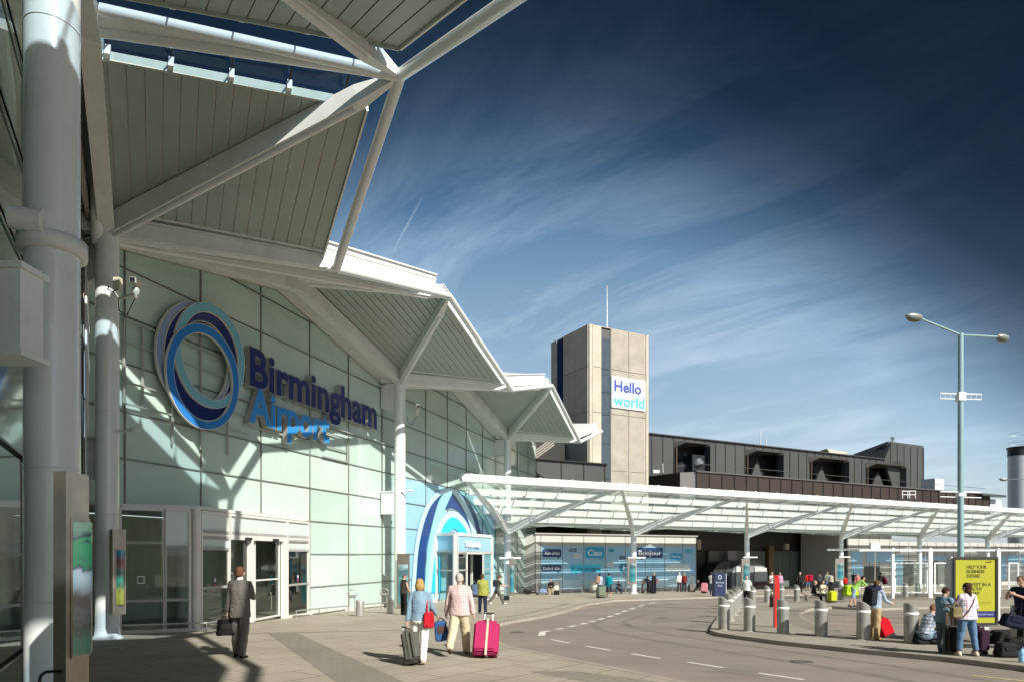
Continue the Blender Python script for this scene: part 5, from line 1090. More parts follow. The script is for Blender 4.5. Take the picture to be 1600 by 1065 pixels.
m1 = picture('display_picture_large', [(0, (.06, .26, .17)), (.12, (.08, .28, .20)), (.2, (.12, .12, .10)), (.3, (.22, .25, .27)), (.42, (.16, .13, .11)), (.50, (.30, .36, .40)), (.62, (.28, .34, .38)), (.665, (.03, .04, .07)), (.69, (.02, .15, .07)), (.85, (.03, .18, .08)), (.88, (.03, .03, .06)), (1, (.14, .25, .16))], 1.0, dist=2.2)
bb0 = Vector((P_any(103, 0, 5.9).x, 5.9, zg(5.9)))
zt = (HY - 735) * 5.9 / F + EYE - bb0.z
display('display_panel', 'tall brushed steel display panel with a green curved picture, in front of the nearest column', bb0, (.0, 1), .32, zt, .11, (.22, .96, (HY - 1022) * 6.0 / F + EYE - bb0.z, (HY - 815) * 6.0 / F + EYE - bb0.z), m1)
m2 = picture('display_picture_small', [(0, (.35, .38, .05)), (.2, (.45, .45, .08)), (.35, (.03, .12, .08)), (.5, (.05, .3, .25)), (.65, (.35, .30, .28)), (.78, (.4, .08, .05)), (.9, (.1, .3, .5)), (1, (.1, .45, .7))], 1.2)
ya = 16.6; s_ = F / ya; b0 = P_any(176, 960, ya); z1 = (960 - 826) / s_; 
display('display_panel', 'small brushed steel display panel with a colourful picture fixed to the column by the entrance', b0, (.65, .76), .30, z1, .22, (.25, .9, z1 * .12, z1 * .76), m2)
m3 = picture('display_picture_teal', [(0, (.06, .26, .28)), (.4, (.02, .14, .20)), (.6, (.10, .30, .32)), (.8, (.03, .09, .12)), (1, (.28, .42, .45))], 1.5)
for x0, x1, y0, y1, yy, lb in ((622, 641, 864, 949, 32.0, 'steel display panel with pale teal picture at the middle column foot'), (795.5, 804, 871, 930, 47.5, 'narrow display panel with teal picture at the column right of the mural'), (979.5, 993, 871, 912, 52.9, 'display panel with teal picture on the canopy column before the Bonjour bubble'), (1157, 1170, 872, 912, 58.9, 'display panel with dark figures on the canopy column by the smoking board'), (1303, 1317, 872, 907, 65.0, 'display panel with teal picture on the canopy column beyond the bright suitcase')):
    a = P_any(x0, y1, yy); b = P_any(x1, y0, yy); w_ = b.x - a.x; h = b.z - a.z
    display('display_panel', lb, Vector((a.x, a.y - .3, a.z)), (1, .05), w_, h, .2, (.2 if w_ > .6 else .1, .9, h * .1, h * .8), m3)
# curved handrail tube by the near column
p = P_any(62, 1062, 5.75); tag(build('hoop_rail', MB().path([p + Vector((0, 0, -.3)), p, p + Vector((.01, 0, .04)), p + Vector((.05, .0, .07)), p + Vector((.11, .0, .075)), p + Vector((.2, 0, .075))], .013, 8), M_black), 'thin black bent tube at the foot of the nearest column', 'rail')
# curved kiosk pods
M_pod = mat('pod_white', (.50, .50, .48), .4); M_podd = mat('pod_dark', (.03, .035, .035), .3)
def pod(x0, x1, y0, y1, w_, lb, m, nm):
    d0, d1 = Rd(x0, w_), Rd(x1, w_); lo = rg(d0, w_); hi = RH((x0 + x1) / 2, y0, w_); n = 10; pts = [RW(d0, w_, lo)]
    for i in range(n + 1):
        t = math.pi * (1 - i / n); pts.append(RW((d0 + d1) / 2 + (d1 - d0) / 2 * math.cos(t), w_, lo + (hi - lo) * (.45 + .55 * math.sin(t))))
    pts.append(RW(d1, w_, lo)); t_ = thing(nm, lb, 'kiosk', RW((d0 + d1) / 2, w_, lo)); build('shell', MB().prism(pts, -RN * 1.5), m, t_); return t_, d0, d1, lo, hi
t_, d0, d1, lo, hi = pod(1114, 1152, 876, 917, -9.5, 'dark arched kiosk opening behind the smoking board', M_podd, 'kiosk')
mb = MB(); 
for k in range(5): mb.beam(RW(d0 + .9 + k * .9, -9.45, lo), RW(d0 + .9 + k * .9, -9.45, lo + (hi - lo) * (.62 + .3 * math.sin((k + .6) * .6))), .07, .05, up=RN)
build('frame', mb, mat('bronze', (.12, .09, .06), .4, metal=.5), t_)
t_, d0, d1, lo, hi = pod(1143, 1200, 876, 916, -9.0, 'grey and white rounded kiosk between two canopy columns', mat('pod_grey', (.20, .21, .22), .4), 'kiosk')
for a, b, c, e_, m in ((.60, .95, .24, .80, M_pod), (.60, .97, .08, .22, mat('pod_maroon', (.14, .03, .03), .5)), (.10, .34, .0, .82, M_pod)):
    build('panel', MB().prism([RW(d0 + (d1 - d0) * a, -8.95, lo + (hi - lo) * c), RW(d0 + (d1 - d0) * b, -8.95, lo + (hi - lo) * c), RW(d0 + (d1 - d0) * b * .99, -8.95, lo + (hi - lo) * e_ * .93), RW(d0 + (d1 - d0) * (a + .01), -8.95, lo + (hi - lo) * e_)], RN * .05), m, t_)
# trolley hoops and low rail in front of the greetings wall
mb = MB(); pr = [RW(d, WW + .7, rg(d, WW) + .3) for d in (3.5, dB)]; mb.path(pr, .035)
for k in range(16): d = 3.5 + k * 1.2; mb.tube(RW(d, WW + .7, rg(d, WW)), RW(d, WW + .7, rg(d, WW) + .3), .03, n=6)
tag(build('guard_rail', mb, M_gal), 'low metal guard rail along the foot of the greetings wall', 'rail')
for i, x in enumerate((875, 909, 977.5, 1081)):
    d = Rd(x, WW + 1); p = RW(d, WW + 1, rg(d, WW + 1)); t = thing('hoop_stand', ('hoop-topped stand by the greetings wall, left of the Kuzu-zangpo bubble', 'hoop-topped stand by the greetings wall, below the Kuzu-zangpo bubble', 'hoop-topped stand by the greetings wall, left of the canopy column', 'hoop-topped stand at the right end of the greetings wall')[i], 'stand', p, group='hoop-topped stands by the greetings wall')
    build('post', MB().tube(p, p + ZU * 1.2, .03), M_gal, t); build('tray', MB().box(p + ZU * 1.25, (.5, .2, .10)), M_gal, t); build('top_hoop', MB().path([p + Vector((.25 * math.cos(a), 0, 1.35 + .14 * math.sin(a))) for a in [k * math.pi / 5 for k in range(11)]], .02, 6), M_gal, t)
for x, lb in ((928, 'pale drum bin by the greetings wall behind the couple'), (867, 'pale drum bin behind the seated man in black')):
    d = Rd(x, WW + 1.2); p = RW(d, WW + 1.2, rg(d, WW + 1.2)); t = thing('litter_bin', lb, 'bin', p); build('body', MB().lathe(p, [(0, 0), (.33, 0), (.34, .9), (.30, 1.0), (0, 1.0)], 18), mat('bin_pale', (.62, .60, .54), .5), t); build('rim', MB().lathe(p + ZU * .93, [(.34, 0), (.36, .02), (.36, .06), (.3, .08)], 18), M_mullw, t)
# ================================================================== people
from mathutils import noise as NZ
SKIN = mat('skin', (.52, .31, .22), .55, var=.08, vscale=8); SKIN2 = mat('skin_tanned', (.45, .26, .18), .55, var=.08, vscale=8)
def fab(name, c, v=.18): return mat('cloth_' + name, c, .88, var=v, vscale=7, bump=.35, bscale=32, spec=.15)
class PR:
    """list of tapered limbs and ellipsoids, later fused into one surface"""
    def __init__(s): s.mb = MB()
    def cap(s, p, q, r1, r2=None):
        r2 = r1 if r2 is None else r2; s.mb.tube(p, q, r1, r2, n=14); s.mb.ball(p, (r1,) * 3, 14, 8); s.mb.ball(q, (r2,) * 3, 14, 8); return s
    def loft(s, secs, ux, fy, n=22):
        """elliptical sections (centre, half width, half depth)"""
        vs = [Vector(c) + ux * (a * math.cos(2 * math.pi * i / n)) + fy * (b * math.sin(2 * math.pi * i / n)) for c, a, b in secs for i in range(n)]; m = len(secs)
        s.mb.add(vs, [(k * n + i, k * n + (i + 1) % n, (k + 1) * n + (i + 1) % n, (k + 1) * n + i) for k in range(m - 1) for i in range(n)] + [tuple(reversed(range(n))), tuple(range((m - 1) * n, m * n))]); return s
    def ell(s, c, r, rot=None): s.mb.ball(c, r, 18, 12, rot); return s
def fuse(name, pr, m, parent, vox, wr=0.0, it=3, ws=9.0, seed=0.0):
    me = bpy.data.meshes.new('tmp'); me.from_pydata(pr.mb.v, [], pr.mb.f); ob = bpy.data.objects.new('tmp', me); COL.objects.link(ob)
    r = ob.modifiers.new('r', 'REMESH'); r.mode = 'VOXEL'; r.voxel_size = vox; r.use_smooth_shade = True
    k = ob.modifiers.new('s', 'SMOOTH'); k.factor = .5; k.iterations = it
    dg = bpy.context.evaluated_depsgraph_get(); nm = bpy.data.meshes.new_from_object(ob.evaluated_get(dg)); bpy.data.objects.remove(ob); bpy.data.meshes.remove(me)
    nm.name = name; nm.materials.clear(); nm.materials.append(m)
    if wr:
        ns = [v.normal.copy() for v in nm.vertices]
        for v, n in zip(nm.vertices, ns):
            c = v.co; f = NZ.noise(Vector((c.x * ws + seed, c.y * ws, c.z * ws * .8))) + .6 * NZ.noise(Vector((c.x * ws * 2.3, c.y * ws * 2.3 + seed, c.z * ws * 3)))
            v.co = c + n * (f * wr)
    nm.polygons.foreach_set('use_smooth', [True] * len(nm.polygons)); nm.update()
    o = bpy.data.objects.new(name, nm); COL.objects.link(o); o.parent = parent; return o
def person(loc, h, yaw, label, top=None, bot=None, shoe=None, hair=None, skin=None, sleeve=1.0, legl=1.0, hem=.86, hairst='short', lean=0, tw=0, L=(4, 0), Rr=(-4, 0), ab=3, aL=(4, 8, 12, 0), aR=(4, 8, 12, 0), head=(0, 0), sit=None, vox=.016, fat=1.0, flare=1.0, fine=False, group=None, collar=None, slim=1.0, female=False, loose=.012):
    t = thing('person', label, 'person', (0, 0, 0), 0, group); skin = skin or SKIN; hair = hair or fab('brown_hair', (.10, .055, .03)); shoe = shoe or fab('dark_shoe', (.03, .03, .03)); V = Vector
    hw = .088 * (1.05 if female else 1); sw = .185 * (.92 if female else 1); hip = V((0, 0, 0)); a = R(lean)
    up = V((math.sin(R(tw)) * .3, math.sin(a), math.cos(a))).normalized(); chest = hip + up * .36; sho = hip + up * .50; nk = hip + up * .555
    ux = V((1, 0, 0)); legs = []; 
    for s, (th, kb) in ((-1, L), (1, Rr)):
        h0 = hip + V((s * hw, 0, -.02)); th, kb = R(th), R(kb); abd = R(ab)
        d1 = V((s * math.sin(abd), math.sin(th), -math.cos(th))).normalized(); kn = h0 + d1 * .43; d2 = V((s * math.sin(abd) * .4, math.sin(th - kb), -math.cos(th - kb))).normalized(); an = kn + d2 * .41
        fd = V((s * .12, math.cos(min(0, th - kb) * .6 if sit is None else 0), math.sin((th - kb) * .75) if sit is None and th - kb < -.25 else 0)).normalized(); legs.append((h0, kn, an, fd))
    arms = []
    for s, (ua, aa, eb, inn) in ((-1, aL), (1, aR)):
        s0 = sho + V((s * sw * .97, 0, -.03)); ua, aa, eb, inn = R(ua), R(aa), R(eb), R(inn)
        d1 = V((s * math.sin(aa), math.sin(ua) * math.cos(aa), -math.cos(ua) * math.cos(aa))).normalized(); el = s0 + d1 * .285
        f = ua + eb; d2 = V((s * (math.sin(aa) * .6) - s * math.sin(inn), math.sin(f) * math.cos(inn), -math.cos(f) * math.cos(inn))).normalized(); wr_ = el + d2 * .25; arms.append((s0, el, wr_, d2))
    hy, ht = R(head[0]), R(head[1]); hd = nk + up * .03 + V((0, .015 + math.sin(ht) * .05, .09)); fw = V((math.sin(-hy) * math.cos(ht), math.cos(hy) * math.cos(ht), -math.sin(ht))); hrot = Matrix((V((math.cos(hy), math.sin(hy), 0)), fw, V((0, 0, 0)))).transposed()
    hx = fw.cross(V((0, 0, 1))).normalized(); hz = hx.cross(fw); hrot = Matrix((hx, fw, hz)).transposed(); HP = lambda x, y, z: hd + hrot @ V((x, y, z))
    # body, one continuous surface
    b = PR(); b.cap(hip + V((-.05, 0, 0)), hip + V((.05, 0, 0)), .10).cap(hip, chest, .10, .11).cap(chest - ux * .06, chest + ux * .06, .10).cap(sho - ux * sw * .78 - up * .045, sho + ux * sw * .78 - up * .045, .036).cap(sho, nk + up * .05, .06, .052)
    b.ell(HP(0, 0, .01), (.076, .092, .108), hrot).ell(HP(0, .022, -.055), (.055, .06, .06), hrot).cap(HP(0, .085, .0), HP(0, .105, -.028), .012, .016).ell(HP(-.078, -.005, -.01), (.012, .022, .033), hrot).ell(HP(.078, -.005, -.01), (.012, .022, .033), hrot)
    b.ell(HP(0, .083, -.062), (.024, .012, .009), hrot)
    for h0, kn, an, fd in legs: b.cap(h0, kn, .078 * slim, .052).cap(kn, kn + (an - kn) * .35, .052,   .055 * slim).cap(kn + (an - kn) * .35, an, .054 * slim, .034).cap(an, an + fd * .13 - V((0, 0, .045)), .032, .028)
    for (s0, el, w_, d2), s in zip(arms, (-1, 1)):
        b.cap(s0, el, .038, .037).cap(el, w_, .037, .025); c = w_ + d2 * .05; b.ell(c, (.022, .036, .045), d2.to_track_quat('Z', 'X').to_matrix()) if not fine else b.cap(w_, w_ + d2 * .075, .024, .026)
        side = d2.cross(ux).normalized() if abs(d2.x) < .9 else V((0, 1, 0)); inw = V((-s, 0, 0)); inw = (inw - d2 * inw.dot(d2)).normalized()
        for k, ln in enumerate((.062, .072, .068, .052)):
            p = w_ + d2 * .085 + side * (-.027 + .018 * k); q = p + d2 * ln * .5 + inw * .006; b.cap(w_ + d2 * .05 + side * (-.02 + .013 * k), p, .011).cap(p, q, .0095, .009).cap(q, q + (d2 * .6 + inw * .8).normalized() * ln * .5, .009, .008)
        p = w_ + d2 * .035 - side * .03; q = p + (d2 * .6 - side * .6 + inw * .3).normalized() * .035; b.cap(w_ + d2 * .02, p, .013).cap(p, q, .012, .010).cap(q, q + (d2 + inw * .4).normalized() * .028, .010, .009)
    body = fuse('body', b, skin, t, vox if not fine else .0085, it=2)
    lo = loose
    # trousers or shorts
    if bot:
        b = PR(); fy = ux.cross(up) * -1; fy = fy if fy.y >= 0 else -fy; k_ = 1.08 if female else 1
        b.loft([(hip - up * .10 + fy * -.01, .150 * fat * k_, .105 * fat), (hip - up * .03 - fy * .012, .168 * fat * k_, .118 * fat * k_), (hip + up * .05, .158 * fat, .108 * fat), (hip + up * .12, .145 * fat, .10 * fat)], ux, fy)
        for s_ in (-1, 1): b.ell(hip + V((s_ * .06, 0, -.05)) - fy * .045, (.075 * fat, .07 * fat, .08))
        for h0, kn, an, fd in legs:
            r0, r1, r2 = .098 * slim * fat, .072 * slim * flare, .064 * slim * flare
            if legl >= .5:
                b.cap(h0, kn, r0, r1 + lo * .3); e2 = kn + (an - kn) * min(1.03, (legl - .5) * 2); 
                if legl > .55: b.cap(kn, kn + (e2 - kn) * .35, r1, r1 + .003).cap(kn + (e2 - kn) * .35, e2, r1 + .002, r2)
            else: b.cap(h0, h0 + (kn - h0) * (legl * 2), r0, r1 + .02)
        fuse('trousers' if legl > .6 else 'shorts', b, bot, t, vox, wr=.009 if vox < .02 else .003, seed=loc[0])
    if top:
        b = PR(); g = lo; hb = hip + up * (hem - .93); fy = ux.cross(up) * -1; fy = fy if fy.y >= 0 else -fy; k_ = 1.06 if female else 1
        b.loft([(hb, (.172 * k_ + g) * fat, (.120 + g) * fat), (hb + up * .02, (.175 * k_ + g) * fat, (.122 + g) * fat), (hip + up * .10, (.158 + g) * fat, (.112 + g) * fat), (hip + up * .20, (.152 + g) * fat, (.110 + g) * fat), (chest, (.165 + g) * (.5 + fat / 2) * (.94 if female else 1.02), .118 * (.5 + fat / 2) + g), (sho - up * .05, sw * .98 + g * .3, .100 + g * .4), (sho + up * .015, sw * .80, .080), (nk - up * .005, .072, .066)], ux, fy)
        b.cap(sho - ux * (sw * .92) - up * .03, nk - up * .055, .058 + g * .2, .056).cap(sho + ux * (sw * .92) - up * .03, nk - up * .055, .058 + g * .2, .056)
        if female: b.ell(chest + V((-.06, .09, -.02)), (.06, .055, .06)).ell(chest + V((.06, .09, -.02)), (.06, .055, .06))
        for s0, el, w_, d2 in arms:
            if sleeve <= 0: continue
            if sleeve >= .95: b.cap(s0, el, .052 + g * .3, .046 + g * .3).cap(el, w_ + (el - w_) * (.06 if sleeve > 1 else .10), .046 + g * .3, .038 + g * .4)
            elif sleeve > .6: b.cap(s0, el, .052 + g * .3, .046 + g * .3).cap(el, el + (w_ - el) * .4, .05, .046)
            else: b.cap(s0, s0 + (el - s0) * .72, .060 + g * .3, .058 + g * .5)
        tp = fuse('top', b, top, t, vox, wr=.010 if vox < .02 else .004, seed=loc[1])
        if collar: 
            b = PR(); b.cap(nk - up * .02, nk + up * .012, .066, .060); c_ = fuse('collar', b, collar, t, .012); 
    for h0, kn, an, fd in legs:
        b = PR().cap(an + V((0, -.03, -.035)), an + fd * .16 - V((0, 0, .045)), .044, .036).cap(an - V((0, .015, .01)), an + fd * .03, .046, .04); fuse('shoe', b, shoe, t, min(vox, .014), it=2)
    if hairst:
        b = PR(); b.ell(HP(0, -.016, .028), (.085, .096, .098), hrot)
        if hairst == 'short': b.ell(HP(0, -.045, -.025), (.072, .062, .06), hrot)
        if hairst == 'bob': b.ell(HP(0, -.035, -.04), (.100, .085, .105), hrot).ell(HP(-.065, .0, -.05), (.035, .05, .075), hrot).ell(HP(.065, .0, -.05), (.035, .05, .075), hrot)
        if hairst == 'long': b.ell(HP(0, -.04, -.06), (.085, .06, .12), hrot).cap(HP(0, -.06, -.10), HP(0, -.09, -.20), .06, .035)
        if hairst == 'tail': b.ell(HP(0, -.045, -.02), (.074, .062, .07), hrot).cap(HP(0, -.10, .02), HP(.01, -.14, -.16), .03, .02)
        fuse('hair', b, hair, t, min(vox, .014), wr=.006, it=2, ws=22)
    if fine:
        mb = MB()
        for s in (-1, 1): mb.ball(HP(s * .03, .078, .012), (.012, .008, .007), 8, 6, hrot)
        e_ = build('eyes', mb, M_black, t)
    zmin = min(an.z for _, _, an, _ in legs) - .075
    if sit is not None: zmin = -sit
    sc_h = h / 1.75
    for o in [x for x in COL.objects if x.parent is t]: o.location.z = -zmin
    t.scale = (sc_h,) * 3; t.location = loc; t.rotation_euler = (0, 0, yaw)
    M = Matrix.Translation(Vector(loc)) @ Matrix.Rotation(yaw, 4, 'Z') @ Matrix.Scale(sc_h, 4); off = V((0, 0, -zmin))
    j = {'hL': M @ (arms[0][2] + arms[0][3] * .08 + off), 'hR': M @ (arms[1][2] + arms[1][3] * .08 + off), 'sL': M @ (arms[0][0] + off), 'sR': M @ (arms[1][0] + off), 'chest': M @ (chest + off), 'hip': M @ (hip + off)}
    t['_m'] = 0; del t['_m']
    return t, j
def put(t, loc, rot): t.location = loc; t.rotation_euler = rot; return t
def suitcase(loc, rot, w_, d, h, m, label, handle=0.0, strap=None, trim=None, cat='suitcase', tagc=False, group=None, nm='suitcase'):
    """local: x width, y depth (front at -y), wheels at z=0"""
    t = thing(nm, label, cat, (0, 0, 0), 0, group); trim = trim or M_black
    build('shell', MB().box((0, 0, h / 2 + .05), (w_, d, h)), m, t, bevel=min(.06, d * .28))
    build('front_pocket', MB().box((0, -d / 2 - .012, h * .52 + .05), (w_ * .86, .05, h * .80)), m, t, bevel=.02)
    build('zip', MB().ring([(x, -d * .18, z) for x, z in ((-w_ / 2 - .003, .10), (w_ / 2 + .003, .10), (w_ / 2 + .003, h + .0), (-w_ / 2 - .003, h + .0))], [(x, -d * .18, z) for x, z in ((-w_ / 2 + .02, .12), (w_ / 2 - .02, .12), (w_ / 2 - .02, h - .02), (-w_ / 2 + .02, h - .02))], (0, .012, 0)), trim, t)
    build('base', MB().box((0, 0, .06), (w_ * .92, d * .9, .07)), trim, t, bevel=.01)
    for s in (-1, 1): build('wheel', MB().tube((s * w_ * .36 - .02, d * .3, .035), (s * w_ * .36 + .02, d * .3, .035), .035, n=14), M_black, t)
    build('carry_handle', MB().path([(-.09, -.0, h + .05), (-.08, 0, h + .085), (.08, 0, h + .085), (.09, 0, h + .05)], .012, 6), trim, t)
    if handle:
        for s in (-1, 1): build('pull_rod', MB().tube((s * w_ * .17, d * .32, h), (s * w_ * .17, d * .32, h + handle), .010, n=8), mat('rod_silver', (.6, .6, .58), .3, metal=.7), t)
        build('grip', MB().box((0, d * .32, h + handle), (w_ * .46, .035, .035)), M_black, t, bevel=.01)
    if strap: build('luggage_strap', MB().ring([(.02 + 0, y, z) for y, z in ((-d / 2 - .048, .02), (d / 2 + .008, .02), (d / 2 + .008, h + .062), (-d / 2 - .048, h + .062))], [(.02, y, z) for y, z in ((-d / 2 - .044, .024), (d / 2 + .004, .024), (d / 2 + .004, h + .058), (-d / 2 - .044, h + .058))], (.045, 0, 0)), strap, t)
    return put(t, loc, rot)
def softbag(loc, rot, r, m, label, cat='bag', nm='bag', strap=None, group=None, trim=None, rigid=False):
    """slumped bag: fused lobes, strap loop as a part. r = half sizes"""
    t = thing(nm, label, cat, (0, 0, 0), 0, group); b = PR(); x, y, z = r
    rr_ = min(y, x, z) * .5
    for sy in (-1, 1):
        for sz, k in ((0, 1.0), (1, .82)): b.cap((-(x - rr_) * k, sy * (y - rr_) * k, rr_ + sz * (2 * z - 2 * rr_)), ((x - rr_) * k, sy * (y - rr_) * k, rr_ + sz * (2 * z - 2 * rr_)), rr_)
    b.mb.prism([(-(x - .2 * rr_), -y * .9, rr_ * .6), ((x - .2 * rr_), -y * .9, rr_ * .6), ((x - .2 * rr_) * .84, -y * .78, 2 * z - rr_ * .5), (-(x - .2 * rr_) * .84, -y * .78, 2 * z - rr_ * .5)], (0, y * 1.65, 0)); fuse('pouch', b, m, t, max(.012, min(x, y, z) / 7), wr=.008, it=4, ws=7, seed=loc[0])
    build('flap', MB().box((0, -y * .82, z * 1.15), (x * 1.1, y * .3, z * .7)), trim or m, t, bevel=min(x, y, z) * .12)
    if strap: build('strap', MB().path([Vector(p) for p in strap], .014, 6), trim or m, t)
    return put(t, loc, rot)
Fg = lambda c, n: fab(n, c)
# ---- man in grey suit
suit = fab('grey_suit', (.135, .125, .115), .12)
p = G(375, 1026); t, j = person(p, 1.84, R(-4), 'man in a grey suit walking towards the glass doors', suit, suit, fab('black_shoe', (.015, .015, .015)), fab('auburn_hair', (.13, .06, .03)), hem=.76, L=(10, 6), Rr=(-8, 8), aL=(-4, 8, 10, 0), aR=(18, 10, 78, 30), fine=True, vox=.012, flare=1.12, fat=1.08, collar=fab('white_shirt', (.75, .75, .72)), loose=.02)
softbag(j['hL'] - Vector((.03, 0, .40)), (0, 0, R(20)), (.20, .10, .165), fab('black_leather', (.012, .012, .014)), 'black leather briefcase held in the left hand of the man in a suit', 'briefcase', 'briefcase', strap=[(-.09, 0, .27), (-.07, 0, .38), (.07, 0, .38), (.09, 0, .27)], trim=fab('black_leather_trim', (.02, .02, .022)))
# ---- woman in denim jacket
wt_ = fab('white_cotton', (.80, .79, .76), .08); den = fab('denim_light', (.21, .32, .42), .25)
p = G(656, 1035); t, j = person(p, 1.62, R(-3), 'blonde woman in a pale denim jacket and white trousers', den, wt_, fab('beige_shoe', (.50, .42, .28)), fab('blonde_hair', (.42, .26, .10)), female=True, hem=.885, L=(14, 2), Rr=(-16, 14), aL=(-10, 10, 6, 0), aR=(14, 14, 34, -8), hairst='bob', fine=True, vox=.012, fat=1.1, sleeve=1, loose=.016)
gs = fab('grey_green_case', (.10, .105, .09), .2)
suitcase(G(650, 1038) + Vector((-.04, -.05, 0)), (R(-14), R(8), R(72)), .36, .20, .60, gs, 'grey-green wheeled suitcase pulled by the blonde woman', handle=.12, trim=fab('dark_trim', (.04, .04, .035)))
rb_ = fab('red_leather', (.50, .015, .03)); sR = j['sR']
softbag(sR + Vector((.02, -.06, -.62)), (0, R(6), R(80)), (.17, .07, .15), rb_, 'bright red handbag hanging from the blonde woman\'s right shoulder', 'handbag', 'handbag', strap=[(-.12, 0, .26), (-.05, .03, .50), (.0, .05, .645), (.05, .03, .50), (.12, 0, .26)])
# ---- man in checked shirt
pk = check_mat('check_pink', (.66, .58, .55), (.42, .15, .18), .034, .32); be = fab('beige_chino', (.56, .49, .34), .12)
p = G(718, 1022); t, j = person(p, 1.72, R(-6), 'grey-haired man in a pink checked shirt and beige trousers', pk, be, fab('brown_shoe', (.10, .06, .03)), fab('grey_hair', (.42, .40, .37)), hem=.84, L=(-22, 26), Rr=(14, 4), aL=(6, 16, 10, 0), aR=(-6, 16, 8, 0), head=(-8, 0), fine=True, vox=.012, fat=1.12, flare=1.25, loose=.03)
softbag(j['hL'] + Vector((-.07, -.02, -.52)), (0, R(-8), R(10)), (.15, .10, .21), fab('blue_bag', (.04, .10, .26)), 'blue rucksack dangling between the blonde woman and the grey-haired man', 'rucksack', 'rucksack', strap=[(-.05, 0, .38), (.0, 0, .50), (.08, 0, .44), (.13, 0, .25), (.15, .02, .02), (.08, .02, -.12), (.02, .03, -.08)], trim=fab('brown_strap', (.10, .05, .04)))
suitcase(G(756, 1027) + Vector((.02, -.02, 0)), (R(-24), 0, R(-8)), .50, .28, .70, fab('magenta_case', (.42, .03, .12), .1), 'bright magenta wheeled suitcase with a pale strap pulled by the grey-haired man', handle=.26, strap=fab('strap_cream', (.55, .50, .38)), trim=fab('maroon_trim', (.16, .01, .04)))
# ---- by the mural
p = G(631, 960); person(p, 1.66, R(-50), 'man in a black sleeveless vest and black trousers beside the mural', fab('black_vest', (.045, .038, .03)), fab('black_trouser', (.012, .012, .012)), hair=fab('dark_grey_hair', (.10, .09, .08)), sleeve=0, hem=.9, L=(0, 0), Rr=(0, 0), ab=4, aL=(15, 10, 50, 25), aR=(10, 12, 30, 20), head=(-20, 15), vox=.014, fat=1.1)
cam1 = mat('camo_green', (.30, .32, .06), .9, var=.5, vscale=14)
p = G(754, 958.5); t, j = person(p, 1.66, R(5), 'person in an olive patterned jacket with a blue bag heading to the arrivals door', cam1, fab('navy_trouser', (.02, .025, .05)), fab('white_shoe', (.7, .7, .66)), sleeve=1, hem=.80, L=(12, 4), Rr=(-14, 10), vox=.014, fat=1.15, loose=.03)
softbag(j['sL'] + Vector((-.16, -.10, -.55)), (0, 0, R(20)), (.15, .13, .22), fab('slate_blue', (.09, .13, .21)), 'slate blue rucksack on the left side of the person in olive', 'rucksack', 'rucksack', strap=[(-.08, 0, .40), (.0, 0, .58), (.10, .02, .40)])
p = G(777, 943); t, j = person(p, 1.6, R(-75), 'man in a dark green T-shirt striding to the right of the arrivals door', fab('dark_green_tee', (.06, .075, .06)), fab('combat_grey', (.11, .11, .09)), fab('trainer_white', (.7, .7, .68)), sleeve=.5, hem=.88, lean=10, L=(-26, 14), Rr=(26, 6), aR=(35, 10, 50, 10), aL=(20, 10, 60, 10), head=(0, 20), vox=.015, flare=1.2)
softbag(j['chest'] + Vector((-.19, -.05, -.20)), (0, 0, R(-80)), (.14, .10, .19), fab('black_pack', (.02, .022, .03)), 'small black backpack worn by the striding man', 'backpack', 'backpack')
softbag(G(778, 938) + Vector((.5, .6, 0)), (0, 0, 0), (.2, .12, .14), fab('black_pack', (.02, .022, .03)), 'dark bag on the ground behind the striding man', nm='bag')
# ---- far pavement, left to right
far_v = .022
blk = fab('black', (.02, .02, .02)); wh = fab('white', (.7, .7, .66)); jean = fab('jeans', (.09, .15, .25)); red = fab('red', (.55, .02, .02)); grey = fab('grey', (.25, .27, .27)); tealc = fab('teal', (.0, .20, .24)); khaki = fab('khaki', (.34, .27, .16)); pinkc = fab('pink', (.60, .25, .28)); dkh = fab('dark_hair', (.03, .02, .015)); wv_h = fab('white_hair', (.6, .58, .52))
Q = lambda x, y: G(x, y)
def far_person(x, y, h, yaw, lb, **k): k.setdefault('vox', far_v); return person(Q(x, y), h, R(yaw), lb, **k)
far_person(820, 927.5, 1.7, -80, 'person in black doubled over on the ground at the left of the greetings wall', top=blk, bot=blk, hair=dkh, lean=100, L=(70, 130), Rr=(60, 120), sit=.28, aL=(80, 5, 20, 0), aR=(80, 5, 20, 0), head=(0, 30))
far_person(861, 928, 1.7, 170, 'seated person in a black top below the Xin chào bubble', top=blk, bot=khaki, hair=dkh, L=(80, 85), Rr=(84, 85), sit=.45, aL=(20, 8, 70, 30), aR=(20, 8, 70, 30), lean=4)
tag(build('stone_block', MB().box(Q(861, 927.5) + Vector((0, .15, .2)), (.5, .45, .42)), M_kerb), 'low block the person in black sits on', 'seat')
softbag(Q(869.5, 928.5), (0, 0, 0), (.24, .16, .17), blk, 'black holdall on the ground right of the seated person in black')
far_person(937, 931, 1.65, 20, 'person in black with a tan backpack beside the large grey-green suitcase', top=fab('pale_blue', (.35, .42, .55)), bot=blk, hair=dkh, hem=.85, sleeve=.5)
softbag(Q(934.5, 931) + Vector((-.05, -.25, .95)), (0, 0, R(10)), (.17, .13, .24), fab('tan', (.30, .20, .13)), 'tan backpack on the person by the grey-green suitcase', 'backpack', 'backpack')
suitcase(Q(939, 933.5), (R(-18), R(10), R(20)), .60, .34, .72, fab('sage_case', (.13, .16, .12)), 'large grey-green suitcase standing in front of the greetings wall', handle=.1)
